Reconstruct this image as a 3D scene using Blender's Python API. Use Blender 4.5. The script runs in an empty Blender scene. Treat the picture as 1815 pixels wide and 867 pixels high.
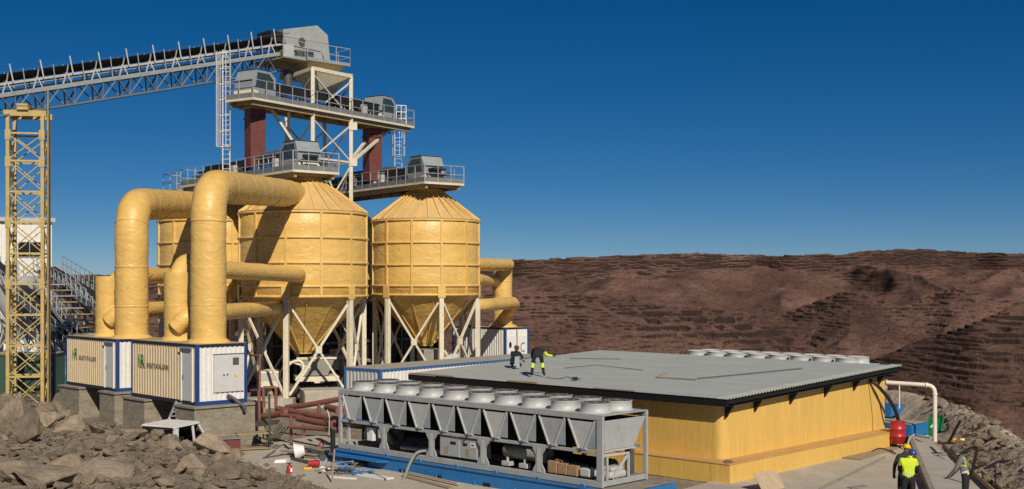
import bpy, bmesh, math, random
import numpy as np
from mathutils import Vector, Matrix, Quaternion

SC = bpy.context.scene
COL = SC.collection
R = math.radians
F = 2094.0          # focal length in photograph pixels
EYE = 7.0           # eye height above the pad

# ------------------------------------------------------------------ camera, sky, sun, exposure
cam_d = bpy.data.cameras.new("camera")
cam = bpy.data.objects.new("camera", cam_d)
COL.objects.link(cam)
cam.location = (0, 0, EYE)
cam.rotation_euler = (R(90), 0, 0)
cam_d.sensor_width = 36.0
cam_d.lens = 36.0 * F / 1815.0
cam_d.shift_y = 66.5 / 1815.0
cam_d.clip_start = 0.5
cam_d.clip_end = 12000
SC.camera = cam

SKY_GAMMA, SKY_SAT, SKY_VAL = 0.9, 1.32, 0.915
SUN_EL, SUN_AZ = 35.0, 19.0     # behind the camera, 20 degrees to its right
w = bpy.data.worlds.new("World")
SC.world = w
w.use_nodes = True
nt = w.node_tree
bg = nt.nodes["Background"]
sky = nt.nodes.new("ShaderNodeTexSky")
sky.sky_type = 'NISHITA'
sky.sun_disc = False
sky.sun_elevation = R(SUN_EL)
sky.sun_rotation = R(180 - SUN_AZ)
sky.altitude = 2000
sky.air_density = 0.7
sky.dust_density = 0.0
sky.ozone_density = 6.0
gam = nt.nodes.new("ShaderNodeGamma")
gam.inputs["Gamma"].default_value = SKY_GAMMA
hsv = nt.nodes.new("ShaderNodeHueSaturation")      # the polarised deep blue of high dry air
hsv.inputs["Saturation"].default_value = SKY_SAT
hsv.inputs["Value"].default_value = SKY_VAL
nt.links.new(sky.outputs[0], gam.inputs[0])
nt.links.new(gam.outputs[0], hsv.inputs["Color"])
nt.links.new(hsv.outputs[0], bg.inputs[0])
bg.inputs[1].default_value = 0.06

sun_d = bpy.data.lights.new("sun", 'SUN')
sun_d.energy = 4.2
sun_d.angle = R(0.53)
sun_d.color = (1.0, 0.90, 0.76)
sun = bpy.data.objects.new("sun", sun_d)
COL.objects.link(sun)
sdir = Vector((math.sin(R(SUN_AZ)) * math.cos(R(SUN_EL)), -math.cos(R(SUN_AZ)) * math.cos(R(SUN_EL)), math.sin(R(SUN_EL))))
sun.rotation_euler = sdir.to_track_quat('Z', 'Y').to_euler()
sun.location = (40, -60, 60)

SC.view_settings.view_transform = 'Standard'
SC.view_settings.look = 'None'
SC.view_settings.exposure = 0.0
SC.view_settings.gamma = 1.0
SC.render.engine = 'CYCLES'
SC.cycles.max_bounces = 6
SC.cycles.diffuse_bounces = 5
SC.cycles.glossy_bounces = 3
SC.cycles.use_denoising = False
SC.cycles.sample_clamp_indirect = 4

# ------------------------------------------------------------------ helpers
def at(px, py, d):
    """a point of the photograph at depth d metres"""
    return Vector(((px - 907.5) / F * d, d, EYE + (500.0 - py) / F * d))

def tag(o, label=None, cat=None, group=None, kind=None):
    if label: o["label"] = label
    if cat: o["category"] = cat
    if group: o["group"] = group
    if kind: o["kind"] = kind
    return o

ROOTM = {}
def thing(name, label, cat, loc=(0, 0, 0), yaw=0.0, group=None):
    o = bpy.data.objects.new(name, None)
    o.empty_display_size = 0.3
    COL.objects.link(o)
    o.location = loc
    o.rotation_euler = (0, 0, yaw)
    tag(o, label, cat, group)
    ROOTM[o.name] = Matrix.Translation(Vector(loc)) @ Matrix.Rotation(yaw, 4, 'Z')
    return o

def copy_tree(o, parent=None):
    c = o.copy(); COL.objects.link(c)
    c.parent = parent
    for ch in list(o.children):
        if ch.name != c.name:
            copy_tree(ch, c)
    return c

def dup(root, loc, yaw=None, label=None, group=None):
    c = copy_tree(root)
    c.location = loc
    if yaw is not None: c.rotation_euler[2] = yaw
    if label: c["label"] = label
    if group: c["group"] = group
    return c

class MB:
    """collects geometry and links it as ONE mesh object"""
    def __init__(s):
        s.v = []; s.f = []; s.sm = []; s.mi = []; s.cur = 0
    def add(s, vs, fs, smooth=False):
        o = len(s.v)
        s.v.extend([tuple(p) for p in vs])
        for f in fs:
            s.f.append(tuple(o + i for i in f)); s.sm.append(smooth); s.mi.append(s.cur)
        return s
    def box(s, lo, hi):
        x0, y0, z0 = lo; x1, y1, z1 = hi
        return s.add([(x0,y0,z0),(x1,y0,z0),(x1,y1,z0),(x0,y1,z0),(x0,y0,z1),(x1,y0,z1),(x1,y1,z1),(x0,y1,z1)],
                     [(0,3,2,1),(4,5,6,7),(0,1,5,4),(1,2,6,5),(2,3,7,6),(3,0,4,7)])
    def bar(s, p, q, a=0.08, b=None, up=(0,0,1)):
        """a beam of section a x b from p to q (b along up)"""
        b = a if b is None else b
        p = Vector(p); q = Vector(q); d = (q - p)
        if d.length < 1e-6: return s
        d.normalize(); u = Vector(up)
        if abs(d.dot(u)) > 0.98: u = Vector((1, 0, 0))
        n = d.cross(u).normalized(); u = n.cross(d).normalized()
        vs = []
        for c in (p, q):
            for sx, sy in ((-1,-1),(1,-1),(1,1),(-1,1)):
                vs.append(c + n * (a/2*sx) + u * (b/2*sy))
        return s.add(vs, [(3,2,1,0),(4,5,6,7),(0,1,5,4),(1,2,6,5),(2,3,7,6),(3,0,4,7)])
    def tube(s, pts, r, seg=10, cap=True, smooth=True):
        """a round tube through pts; r a number or one radius per point"""
        pts = [Vector(p) for p in pts]; n = len(pts)
        rs = [r] * n if isinstance(r, (int, float)) else list(r)
        ts = []
        for i in range(n):
            t = (pts[min(i+1, n-1)] - pts[max(i-1, 0)])
            ts.append(t.normalized() if t.length > 1e-9 else Vector((0,0,1)))
        u = Vector((0,0,1)) if abs(ts[0].z) < 0.9 else Vector((1,0,0))
        a = ts[0].cross(u).normalized()
        vs = []; fs = []
        for i in range(n):
            if i: a = (a - ts[i] * a.dot(ts[i])).normalized()
            b = ts[i].cross(a)
            for k in range(seg):
                an = 2*math.pi*k/seg
                vs.append(pts[i] + (a*math.cos(an) + b*math.sin(an)) * rs[i])
        for i in range(n-1):
            for k in range(seg):
                k2 = (k+1) % seg
                fs.append((i*seg+k, i*seg+k2, (i+1)*seg+k2, (i+1)*seg+k))
        s.add(vs, fs, smooth)
        if cap:
            s.add(vs[:seg], [tuple(reversed(range(seg)))])
            s.add(vs[-seg:], [tuple(range(seg))])
        return s
    def lathe(s, prof, seg=24, c=(0,0,0), smooth=True, a0=0.0):
        """prof: (radius, z) from bottom to top, about the z axis through c"""
        vs = []; fs = []
        for r, z in prof:
            for k in range(seg):
                an = a0 + 2*math.pi*k/seg
                vs.append((c[0]+r*math.cos(an), c[1]+r*math.sin(an), c[2]+z))
        for i in range(len(prof)-1):
            for k in range(seg):
                k2 = (k+1) % seg
                fs.append((i*seg+k, i*seg+k2, (i+1)*seg+k2, (i+1)*seg+k))
        s.add(vs, fs, smooth)
        if prof[0][0] > 1e-6: s.add(vs[:seg], [tuple(reversed(range(seg)))])
        if prof[-1][0] > 1e-6: s.add(vs[-seg:], [tuple(range(seg))])
        return s
    def prism(s, poly, off):
        """closed polygon (3-D points) extruded by off"""
        off = Vector(off); n = len(poly)
        a = [Vector(p) for p in poly]; b = [p + off for p in a]
        fs = [tuple(reversed(range(n))), tuple(range(n, 2*n))]
        for i in range(n):
            j = (i+1) % n
            fs.append((i, j, n+j, n+i))
        return s.add(a + b, fs)
    def corr(s, o, ux, up, nrm, W, H, pitch=0.27, dep=0.034, th=0.02):
        """trapezoid corrugated panel from corner o, W along ux, H along up, outermost plane on o, folds go inward"""
        o = Vector(o); ux = Vector(ux); up = Vector(up); nrm = Vector(nrm)
        n = max(2, int(round(W / pitch))); p = W / n
        xs = []
        for i in range(n):
            x = i * p
            xs += [(x, 0.0), (x + p*.36, 0.0), (x + p*.5, -dep), (x + p*.86, -dep)]
        xs.append((W, 0.0))
        vs = []
        for x, d in xs: vs += [o + ux*x + nrm*d, o + ux*x + nrm*d + up*H]
        for x, d in xs: vs += [o + ux*x + nrm*(d-th), o + ux*x + nrm*(d-th) + up*H]
        m = len(xs); fs = []
        flip = ux.cross(up).dot(nrm) < 0
        for i in range(m-1):
            q = (2*i, 2*i+2, 2*i+3, 2*i+1)
            k = 2*m
            q2 = (k+2*i, k+2*i+1, k+2*i+3, k+2*i+2)
            t = (2*i+1, 2*i+3, k+2*i+3, k+2*i+1); b = (2*i, k+2*i, k+2*i+2, 2*i+2)
            for f in (q, q2, t, b): fs.append(tuple(reversed(f)) if flip else f)
        return s.add(vs, fs)
    def bevel_box(s, lo, hi, b=0.02):
        bm = bmesh.new()
        bmesh.ops.create_cube(bm, size=1)
        lo = Vector(lo); hi = Vector(hi)
        for v in bm.verts:
            v.co = Vector((lo[i] + (v.co[i]+.5)*(hi[i]-lo[i]) for i in range(3)))
        bmesh.ops.bevel(bm, geom=bm.edges[:], offset=b, segments=2, affect='EDGES', profile=.5)
        bm.verts.index_update()
        s.add([v.co for v in bm.verts], [[v.index for v in f.verts] for f in bm.faces])
        bm.free(); return s
    def grid_warp(s, fn):
        s.v = [tuple(fn(Vector(p))) for p in s.v]; return s
    def mesh(s, name, mats):
        me = bpy.data.meshes.new(name)
        me.from_pydata(s.v, [], s.f)
        for m in (mats if isinstance(mats, (list, tuple)) else [mats]): me.materials.append(m)
        me.polygons.foreach_set("use_smooth", s.sm)
        me.polygons.foreach_set("material_index", s.mi)
        me.update()
        return me
    def build(s, name, mats, parent=None, world=False, label=None, cat=None, group=None, kind=None):
        if world and parent is not None:
            r = parent
            while r.parent is not None: r = r.parent
            mi = ROOTM[r.name].inverted()
            s.v = [tuple(mi @ Vector(p)) for p in s.v]
        o = bpy.data.objects.new(name, s.mesh(name, mats))
        COL.objects.link(o)
        if parent is not None: o.parent = parent
        return tag(o, label, cat, group, kind)

def bend(pts, rad=0.5, n=6):
    """round the inner corners of a polyline"""
    pts = [Vector(p) for p in pts]; out = [pts[0]]
    for i in range(1, len(pts)-1):
        p, c, q = pts[i-1], pts[i], pts[i+1]
        a = (p - c); b = (q - c); r = min(rad, a.length*.48, b.length*.48)
        a = c + a.normalized()*r; b = c + b.normalized()*r
        for k in range(n+1):
            t = k/n
            out.append(a*(1-t)**2 + c*2*t*(1-t) + b*t*t)
    out.append(pts[-1]); return out

def resample(pts, step):
    pts = [Vector(p) for p in pts]; out = [pts[0]]
    for i in range(len(pts)-1):
        L = (pts[i+1]-pts[i]).length; n = max(1, int(round(L/step)))
        for k in range(1, n+1): out.append(pts[i].lerp(pts[i+1], k/n))
    return out

def text_mesh(txt, size, ext=0.004, sx=1.0):
    cu = bpy.data.curves.new("lettering", 'FONT'); cu.body = txt; cu.size = size; cu.extrude = ext
    cu.resolution_u = 3
    ob = bpy.data.objects.new("lettering", cu); COL.objects.link(ob)
    dg = bpy.context.evaluated_depsgraph_get()
    me = bpy.data.meshes.new_from_object(ob.evaluated_get(dg))
    bpy.data.objects.remove(ob); bpy.data.curves.remove(cu)
    vs = [Vector((v.co.x*sx, v.co.y, v.co.z)) for v in me.vertices]; fs = [tuple(p.vertices) for p in me.polygons]
    bpy.data.meshes.remove(me)
    return vs, fs

def put_text(txt, size, org, ux, uy, mat, parent, name="lettering", ext=0.004, sx=1.0):
    vs, fs = text_mesh(txt, size, ext, sx)
    ux = Vector(ux); uy = Vector(uy); n = ux.cross(uy); org = Vector(org)
    m = MB(); m.add([org + ux*v.x + uy*v.y + n*v.z for v in vs], fs)
    return m.build(name, mat, parent)

# ------------------------------------------------------------------ noise for the land (numpy)
def _hash(ix, iy, seed):
    h = (ix.astype(np.int64)*374761393 + iy.astype(np.int64)*668265263 + seed*974711) & 0x7fffffff
    h = ((h ^ (h >> 13)) * 1274126177) & 0x7fffffff
    return ((h ^ (h >> 16)) & 0xffff) / 65535.0
def vnoise(x, y, seed=0):
    """gradient noise, 0..1 about .5; turned so that its lattice follows no axis of the scene"""
    ca, sa = math.cos(.61+seed*.37), math.sin(.61+seed*.37)
    x, y = x*ca-y*sa, x*sa+y*ca
    x0 = np.floor(x); y0 = np.floor(y); fx = x-x0; fy = y-y0
    u = fx*fx*fx*(fx*(fx*6-15)+10); v = fy*fy*fy*(fy*(fy*6-15)+10)
    def g(i, j, dx, dy):
        h = _hash(x0+i, y0+j, seed)*6.283185
        return np.cos(h)*dx + np.sin(h)*dy
    a = g(0,0,fx,fy); b = g(1,0,fx-1,fy); c = g(0,1,fx,fy-1); d = g(1,1,fx-1,fy-1)
    return np.clip(.5 + .78*((a*(1-u)+b*u)*(1-v) + (c*(1-u)+d*u)*v), 0, 1)
def fbm(x, y, oct=5, seed=0, gain=0.5):
    s = 0; a = 1; t = 0
    for i in range(oct):
        s = s + a*vnoise(x*2**i + i*17.3, y*2**i + i*9.1, seed+i); t += a; a *= gain
    return s/t
def ridged(x, y, oct=5, seed=0, gain=0.5):
    s = 0; a = 1; t = 0
    for i in range(oct):
        s = s + a*(1-np.abs(2*vnoise(x*2**i + i*7.7, y*2**i + i*3.3, seed+i)-1)); t += a; a *= gain
    return s/t
def sstep(a, b, x):
    t = np.clip((x-a)/(b-a), 0, 1); return t*t*(3-2*t)

def grid_object(name, X, Y, Z, mat, **kw):
    """rows x cols arrays -> one smooth sheet"""
    n, m = X.shape
    me = bpy.data.meshes.new(name)
    co = np.stack([X, Y, Z], -1).reshape(-1, 3).astype(np.float32)
    i = np.arange((n-1)*(m-1)); r = i//(m-1); c = i % (m-1)
    q = np.stack([r*m+c, r*m+c+1, (r+1)*m+c+1, (r+1)*m+c], 1).astype(np.int32)
    me.vertices.add(len(co)); me.vertices.foreach_set("co", co.ravel())
    me.loops.add(q.size); me.loops.foreach_set("vertex_index", q.ravel())
    me.polygons.add(len(q)); me.polygons.foreach_set("loop_start", np.arange(0, q.size, 4, dtype=np.int32))
    me.polygons.foreach_set("use_smooth", np.ones(len(q), dtype=bool))
    me.update(calc_edges=True); me.validate()
    me.materials.append(mat)
    o = bpy.data.objects.new(name, me); COL.objects.link(o)
    return tag(o, **kw)

# ------------------------------------------------------------------ materials
def nodes_of(name):
    m = bpy.data.materials.new(name); m.use_nodes = True
    n = m.node_tree.nodes; l = m.node_tree.links
    return m, n, l, n["Principled BSDF"]

def pm(name, col, var=0.12, scale=1.5, rough=0.5, metal=0.0, bump=0.0, bscale=25.0, dirt=None, dirt_amt=0.35, stretch=(1,1,1), bstretch=(1,1,1), spec=0.5, bdist=0.02, dscale=None, drange=(.45,.75)):
    """painted or raw surface: base colour broken by noise, a dirt layer with its own shapes, bump"""
    m, n, l, b = nodes_of(name)
    tc = n.new("ShaderNodeTexCoord")
    mp = n.new("ShaderNodeMapping"); mp.inputs["Scale"].default_value = stretch
    l.new(tc.outputs["Object"], mp.inputs[0])
    nz = n.new("ShaderNodeTexNoise"); nz.inputs["Scale"].default_value = scale; nz.inputs["Detail"].default_value = 8; nz.inputs["Roughness"].default_value = .65
    l.new(mp.outputs[0], nz.inputs["Vector"])
    rp = n.new("ShaderNodeValToRGB")
    c = Vector(col)
    rp.color_ramp.elements[0].position = .3; rp.color_ramp.elements[1].position = .7
    rp.color_ramp.elements[0].color = (*(c*(1-var)), 1); rp.color_ramp.elements[1].color = (*(c*(1+var)), 1)
    l.new(nz.outputs["Fac"], rp.inputs[0])
    out = rp.outputs[0]
    if dirt is not None:
        n2 = n.new("ShaderNodeTexNoise"); n2.inputs["Scale"].default_value = dscale or scale*2.3; n2.inputs["Detail"].default_value = 10; n2.inputs["Roughness"].default_value = .7
        l.new(mp.outputs[0], n2.inputs["Vector"])
        r2 = n.new("ShaderNodeMapRange"); r2.inputs[1].default_value = drange[0]; r2.inputs[2].default_value = drange[1]; r2.inputs[4].default_value = dirt_amt
        l.new(n2.outputs["Fac"], r2.inputs[0])
        mx = n.new("ShaderNodeMix"); mx.data_type = 'RGBA'
        l.new(r2.outputs[0], mx.inputs[0]); l.new(out, mx.inputs[6]); mx.inputs[7].default_value = (*dirt, 1)
        out = mx.outputs[2]
    l.new(out, b.inputs["Base Color"])
    b.inputs["Roughness"].default_value = rough; b.inputs["Metallic"].default_value = metal
    b.inputs["Specular IOR Level"].default_value = spec
    if bump:
        mp2 = n.new("ShaderNodeMapping"); mp2.inputs["Scale"].default_value = bstretch
        l.new(tc.outputs["Object"], mp2.inputs[0])
        n3 = n.new("ShaderNodeTexNoise"); n3.inputs["Scale"].default_value = bscale; n3.inputs["Detail"].default_value = 6
        l.new(mp2.outputs[0], n3.inputs["Vector"])
        bp = n.new("ShaderNodeBump"); bp.inputs["Strength"].default_value = bump; bp.inputs["Distance"].default_value = bdist
        l.new(n3.outputs["Fac"], bp.inputs["Height"]); l.new(bp.outputs[0], b.inputs["Normal"])
    return m

def foam_mat(name, col, wr=1.0, dark=(0.36,0.21,0.05)):
    """sprayed yellow insulation with a wrinkled, slightly glossy skin"""
    m, n, l, b = nodes_of(name)
    tc = n.new("ShaderNodeTexCoord")
    nz = n.new("ShaderNodeTexNoise"); nz.inputs["Scale"].default_value = 1.1; nz.inputs["Detail"].default_value = 9; nz.inputs["Roughness"].default_value = .68
    l.new(tc.outputs["Object"], nz.inputs["Vector"])
    rp = n.new("ShaderNodeValToRGB")
    rp.color_ramp.elements[0].position = .25; rp.color_ramp.elements[1].position = .7
    c = Vector(col)
    rp.color_ramp.elements[0].color = (*(c*.80), 1); rp.color_ramp.elements[1].color = (*(c*1.06), 1)
    l.new(nz.outputs["Fac"], rp.inputs[0])
    n2 = n.new("ShaderNodeTexNoise"); n2.inputs["Scale"].default_value = 6; n2.inputs["Detail"].default_value = 8; n2.inputs["Roughness"].default_value = .75
    l.new(tc.outputs["Object"], n2.inputs["Vector"])
    r2 = n.new("ShaderNodeMapRange"); r2.inputs[1].default_value = .6; r2.inputs[2].default_value = .8; r2.inputs[4].default_value = .5
    l.new(n2.outputs["Fac"], r2.inputs[0])
    mx = n.new("ShaderNodeMix"); mx.data_type = 'RGBA'
    l.new(r2.outputs[0], mx.inputs[0]); l.new(rp.outputs[0], mx.inputs[6]); mx.inputs[7].default_value = (*dark, 1)
    l.new(mx.outputs[2], b.inputs["Base Color"])
    b.inputs["Roughness"].default_value = .42
    mp = n.new("ShaderNodeMapping"); mp.inputs["Scale"].default_value = (.8, .8, 1.5)
    l.new(tc.outputs["Object"], mp.inputs[0])
    w1 = n.new("ShaderNodeTexNoise"); w1.inputs["Scale"].default_value = 1.9; w1.inputs["Detail"].default_value = 4; w1.inputs["Roughness"].default_value = .5; w1.inputs["Distortion"].default_value = .7
    w2 = n.new("ShaderNodeTexNoise"); w2.inputs["Scale"].default_value = 8; w2.inputs["Detail"].default_value = 5; w2.inputs["Distortion"].default_value = .3
    l.new(mp.outputs[0], w1.inputs["Vector"]); l.new(mp.outputs[0], w2.inputs["Vector"])
    ad = n.new("ShaderNodeMath"); ad.operation = 'MULTIPLY_ADD'; ad.inputs[1].default_value = .13
    l.new(w2.outputs["Fac"], ad.inputs[0]); l.new(w1.outputs["Fac"], ad.inputs[2])
    bp = n.new("ShaderNodeBump"); bp.inputs["Strength"].default_value = .42*wr; bp.inputs["Distance"].default_value = .13
    l.new(ad.outputs[0], bp.inputs["Height"]); l.new(bp.outputs[0], b.inputs["Normal"])
    return m

def rock_mat(name, c1, c2, scale=1.2, bump=.9, dist=.14):
    m, n, l, b = nodes_of(name)
    tc = n.new("ShaderNodeTexCoord"); oi = n.new("ShaderNodeObjectInfo")
    ad = n.new("ShaderNodeVectorMath"); ad.operation = 'ADD'
    l.new(tc.outputs["Object"], ad.inputs[0]); l.new(oi.outputs["Location"], ad.inputs[1])
    nz = n.new("ShaderNodeTexNoise"); nz.inputs["Scale"].default_value = scale; nz.inputs["Detail"].default_value = 10; nz.inputs["Roughness"].default_value = .7
    l.new(ad.outputs[0], nz.inputs["Vector"])
    rp = n.new("ShaderNodeValToRGB"); rp.color_ramp.elements[0].position = .3; rp.color_ramp.elements[1].position = .7
    rp.color_ramp.elements[0].color = (*c1, 1); rp.color_ramp.elements[1].color = (*c2, 1)
    l.new(nz.outputs["Fac"], rp.inputs[0])
    # each stone a little lighter or darker than the next
    mr = n.new("ShaderNodeMapRange"); mr.inputs[3].default_value = .68; mr.inputs[4].default_value = 1.28
    l.new(oi.outputs["Random"], mr.inputs[0])
    sc = n.new("ShaderNodeVectorMath"); sc.operation = 'SCALE'
    l.new(rp.outputs[0], sc.inputs[0]); l.new(mr.outputs[0], sc.inputs["Scale"])
    l.new(sc.outputs[0], b.inputs["Base Color"])
    b.inputs["Roughness"].default_value = .92; b.inputs["Specular IOR Level"].default_value = .2
    n3 = n.new("ShaderNodeTexNoise"); n3.inputs["Scale"].default_value = scale*5; n3.inputs["Detail"].default_value = 8; n3.inputs["Roughness"].default_value = .7
    l.new(ad.outputs[0], n3.inputs["Vector"])
    bp = n.new("ShaderNodeBump"); bp.inputs["Strength"].default_value = bump; bp.inputs["Distance"].default_value = dist
    l.new(n3.outputs["Fac"], bp.inputs["Height"]); l.new(bp.outputs[0], b.inputs["Normal"])
    return m

def hill_mat():
    m, n, l, b = nodes_of("hill_earth")
    ge = n.new("ShaderNodeNewGeometry")
    sp = n.new("ShaderNodeSeparateXYZ"); l.new(ge.outputs["Position"], sp.inputs[0])
    # soil
    nz = n.new("ShaderNodeTexNoise"); nz.inputs["Scale"].default_value = .012; nz.inputs["Detail"].default_value = 12; nz.inputs["Roughness"].default_value = .62
    l.new(ge.outputs["Position"], nz.inputs["Vector"])
    rp = n.new("ShaderNodeValToRGB"); rp.color_ramp.elements[0].position = .3; rp.color_ramp.elements[1].position = .72
    rp.color_ramp.elements[0].color = (.092, .051, .040, 1); rp.color_ramp.elements[1].color = (.195, .115, .085, 1)
    l.new(nz.outputs["Fac"], rp.inputs[0])
    nb = n.new("ShaderNodeTexNoise"); nb.inputs["Scale"].default_value = .0045; nb.inputs["Detail"].default_value = 6; nb.inputs["Distortion"].default_value = .6
    l.new(ge.outputs["Position"], nb.inputs["Vector"])
    rb = n.new("ShaderNodeMapRange"); rb.inputs[1].default_value = .35; rb.inputs[2].default_value = .65; rb.inputs[3].default_value = .72; rb.inputs[4].default_value = 1.28
    l.new(nb.outputs["Fac"], rb.inputs[0])
    sv = n.new("ShaderNodeVectorMath"); sv.operation = 'SCALE'; l.new(rp.outputs[0], sv.inputs[0]); l.new(rb.outputs[0], sv.inputs["Scale"])
    ns = n.new("ShaderNodeTexNoise"); ns.inputs["Scale"].default_value = .30; ns.inputs["Detail"].default_value = 6; ns.inputs["Roughness"].default_value = .8
    l.new(ge.outputs["Position"], ns.inputs["Vector"])
    rs_ = n.new("ShaderNodeMapRange"); rs_.inputs[1].default_value = .3; rs_.inputs[2].default_value = .7; rs_.inputs[3].default_value = .55; rs_.inputs[4].default_value = 1.45
    l.new(ns.outputs["Fac"], rs_.inputs[0])
    sv2 = n.new("ShaderNodeVectorMath"); sv2.operation = 'SCALE'; l.new(sv.outputs[0], sv2.inputs[0]); l.new(rs_.outputs[0], sv2.inputs["Scale"]); sv = sv2
    # level beds, thin and broken: darker rock plus painted ledge shadow, two sizes
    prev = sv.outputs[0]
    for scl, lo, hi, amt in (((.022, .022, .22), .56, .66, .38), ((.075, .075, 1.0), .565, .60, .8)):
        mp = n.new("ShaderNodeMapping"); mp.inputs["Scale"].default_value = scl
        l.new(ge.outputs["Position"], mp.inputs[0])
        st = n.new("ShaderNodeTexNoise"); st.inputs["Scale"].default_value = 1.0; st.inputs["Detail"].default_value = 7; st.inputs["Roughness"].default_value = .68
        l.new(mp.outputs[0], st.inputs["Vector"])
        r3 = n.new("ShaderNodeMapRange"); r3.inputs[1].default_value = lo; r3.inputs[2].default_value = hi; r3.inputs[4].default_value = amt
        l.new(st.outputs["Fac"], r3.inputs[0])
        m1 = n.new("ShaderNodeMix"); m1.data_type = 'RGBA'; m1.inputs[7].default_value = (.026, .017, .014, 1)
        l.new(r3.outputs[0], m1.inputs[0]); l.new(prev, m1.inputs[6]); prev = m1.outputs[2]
    # steep faces: bare dark basalt, overhang shadow painted into its colour
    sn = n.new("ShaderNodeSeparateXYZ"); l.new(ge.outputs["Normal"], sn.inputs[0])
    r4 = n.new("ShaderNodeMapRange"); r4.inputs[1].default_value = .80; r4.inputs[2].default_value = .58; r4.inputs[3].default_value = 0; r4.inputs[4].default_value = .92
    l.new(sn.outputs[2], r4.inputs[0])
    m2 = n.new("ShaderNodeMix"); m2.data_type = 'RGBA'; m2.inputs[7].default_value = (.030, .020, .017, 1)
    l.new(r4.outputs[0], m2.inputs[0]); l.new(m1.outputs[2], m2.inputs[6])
    l.new(m2.outputs[2], b.inputs["Base Color"])
    b.inputs["Roughness"].default_value = 1; b.inputs["Specular IOR Level"].default_value = .1
    nrm = None
    for scl, dist, stg in ((.035, 2.2, .5), (.4, .8, .8)):
        n3 = n.new("ShaderNodeTexNoise"); n3.inputs["Scale"].default_value = scl; n3.inputs["Detail"].default_value = 9; n3.inputs["Roughness"].default_value = .65
        l.new(ge.outputs["Position"], n3.inputs["Vector"])
        bp = n.new("ShaderNodeBump"); bp.inputs["Strength"].default_value = stg; bp.inputs["Distance"].default_value = dist
        l.new(n3.outputs["Fac"], bp.inputs["Height"])
        if nrm: l.new(nrm, bp.inputs["Normal"])
        nrm = bp.outputs[0]
    l.new(nrm, b.inputs["Normal"])
    return m

def block_mat():
    """rough masonry of small grey-brown stones"""
    m, n, l, b = nodes_of("stone_masonry")
    tc = n.new("ShaderNodeTexCoord")
    sp = n.new("ShaderNodeSeparateXYZ"); l.new(tc.outputs["Object"], sp.inputs[0])
    ad = n.new("ShaderNodeMath"); ad.operation = 'ADD'; l.new(sp.outputs[0], ad.inputs[0]); l.new(sp.outputs[1], ad.inputs[1])
    cb = n.new("ShaderNodeCombineXYZ"); l.new(ad.outputs[0], cb.inputs[0]); l.new(sp.outputs[2], cb.inputs[1])
    br = n.new("ShaderNodeTexBrick"); br.inputs["Scale"].default_value = 1.0
    br.inputs["Brick Width"].default_value = .34; br.inputs["Row Height"].default_value = .19; br.inputs["Mortar Size"].default_value = .012
    br.inputs["Color1"].default_value = (.22,.195,.145,1); br.inputs["Color2"].default_value = (.31,.275,.21,1); br.inputs["Mortar"].default_value = (.33,.295,.23,1)
    nd = n.new("ShaderNodeTexNoise"); nd.inputs["Scale"].default_value = 4; nd.inputs["Detail"].default_value = 4
    l.new(tc.outputs["Object"], nd.inputs["Vector"])
    mixv = n.new("ShaderNodeVectorMath"); mixv.operation = 'MULTIPLY_ADD'; mixv.inputs[1].default_value = (.09,.09,.09)
    l.new(nd.outputs["Color"], mixv.inputs[0]); l.new(cb.outputs[0], mixv.inputs[2])
    l.new(mixv.outputs[0], br.inputs["Vector"])
    n2 = n.new("ShaderNodeTexNoise"); n2.inputs["Scale"].default_value = 9; n2.inputs["Detail"].default_value = 8
    l.new(tc.outputs["Object"], n2.inputs["Vector"])
    rr = n.new("ShaderNodeMapRange"); rr.inputs[3].default_value = .6; rr.inputs[4].default_value = 1.4
    l.new(n2.outputs["Fac"], rr.inputs[0])
    sc = n.new("ShaderNodeVectorMath"); sc.operation = 'SCALE'; l.new(br.outputs["Color"], sc.inputs[0]); l.new(rr.outputs[0], sc.inputs["Scale"])
    l.new(sc.outputs[0], b.inputs["Base Color"]); b.inputs["Roughness"].default_value = .95
    bp = n.new("ShaderNodeBump"); bp.inputs["Strength"].default_value = .8; bp.inputs["Distance"].default_value = .03
    l.new(br.outputs["Fac"], bp.inputs["Height"]); bp.invert = True
    bp2 = n.new("ShaderNodeBump"); bp2.inputs["Strength"].default_value = .7; bp2.inputs["Distance"].default_value = .03
    l.new(n2.outputs["Fac"], bp2.inputs["Height"]); l.new(bp.outputs[0], bp2.inputs["Normal"]); l.new(bp2.outputs[0], b.inputs["Normal"])
    return m

M = {}
M['foam'] = foam_mat("yellow_foam", (.78, .50, .145))
M['foam_rib'] = foam_mat("yellow_foam_rib", (.78, .51, .16), .5)
M['foam_roof'] = foam_mat("dusty_yellow_foam", (.70, .48, .20), .4, (.46,.34,.20))
M['wall'] = pm("yellow_foam_wall", (.72,.46,.115), .08, 1.2, .5, stretch=(2.4,2.4,.3), dirt=(.46,.29,.06), dirt_amt=.42, dscale=3.5, bump=.3, bscale=6, bstretch=(2.4,2.4,.35), bdist=.03)
M['ledge'] = pm("ochre_ledge", (.55,.33,.12), .12, 2, .6, dirt=(.3,.19,.1), dirt_amt=.4, bump=.4, bscale=12)
M['truss'] = pm('shaded_truss_steel', (.15,.175,.19), .12, 1.6, .5, dirt=(.07,.07,.065), dirt_amt=.4)  # blue-grey steel darkened: shadow under the conveyor put into the colour
M['cream'] = pm("cream_steel", (.74,.68,.52), .08, 2, .5, dirt=(.33,.25,.15), dirt_amt=.35, bump=.1)
M['tan'] = pm("tan_steel_underside", (.36,.28,.15), .14, 1.5, .6, dirt=(.14,.10,.06), dirt_amt=.4)
M['tower'] = pm("yellowish_steel", (.52,.39,.14), .14, 2.5, .5, dirt=(.22,.14,.06), dirt_amt=.5)
M['grey'] = pm("grey_paint", (.36,.38,.375), .08, 1.4, .5, dirt=(.2,.19,.16), dirt_amt=.35, bump=.08)
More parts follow.
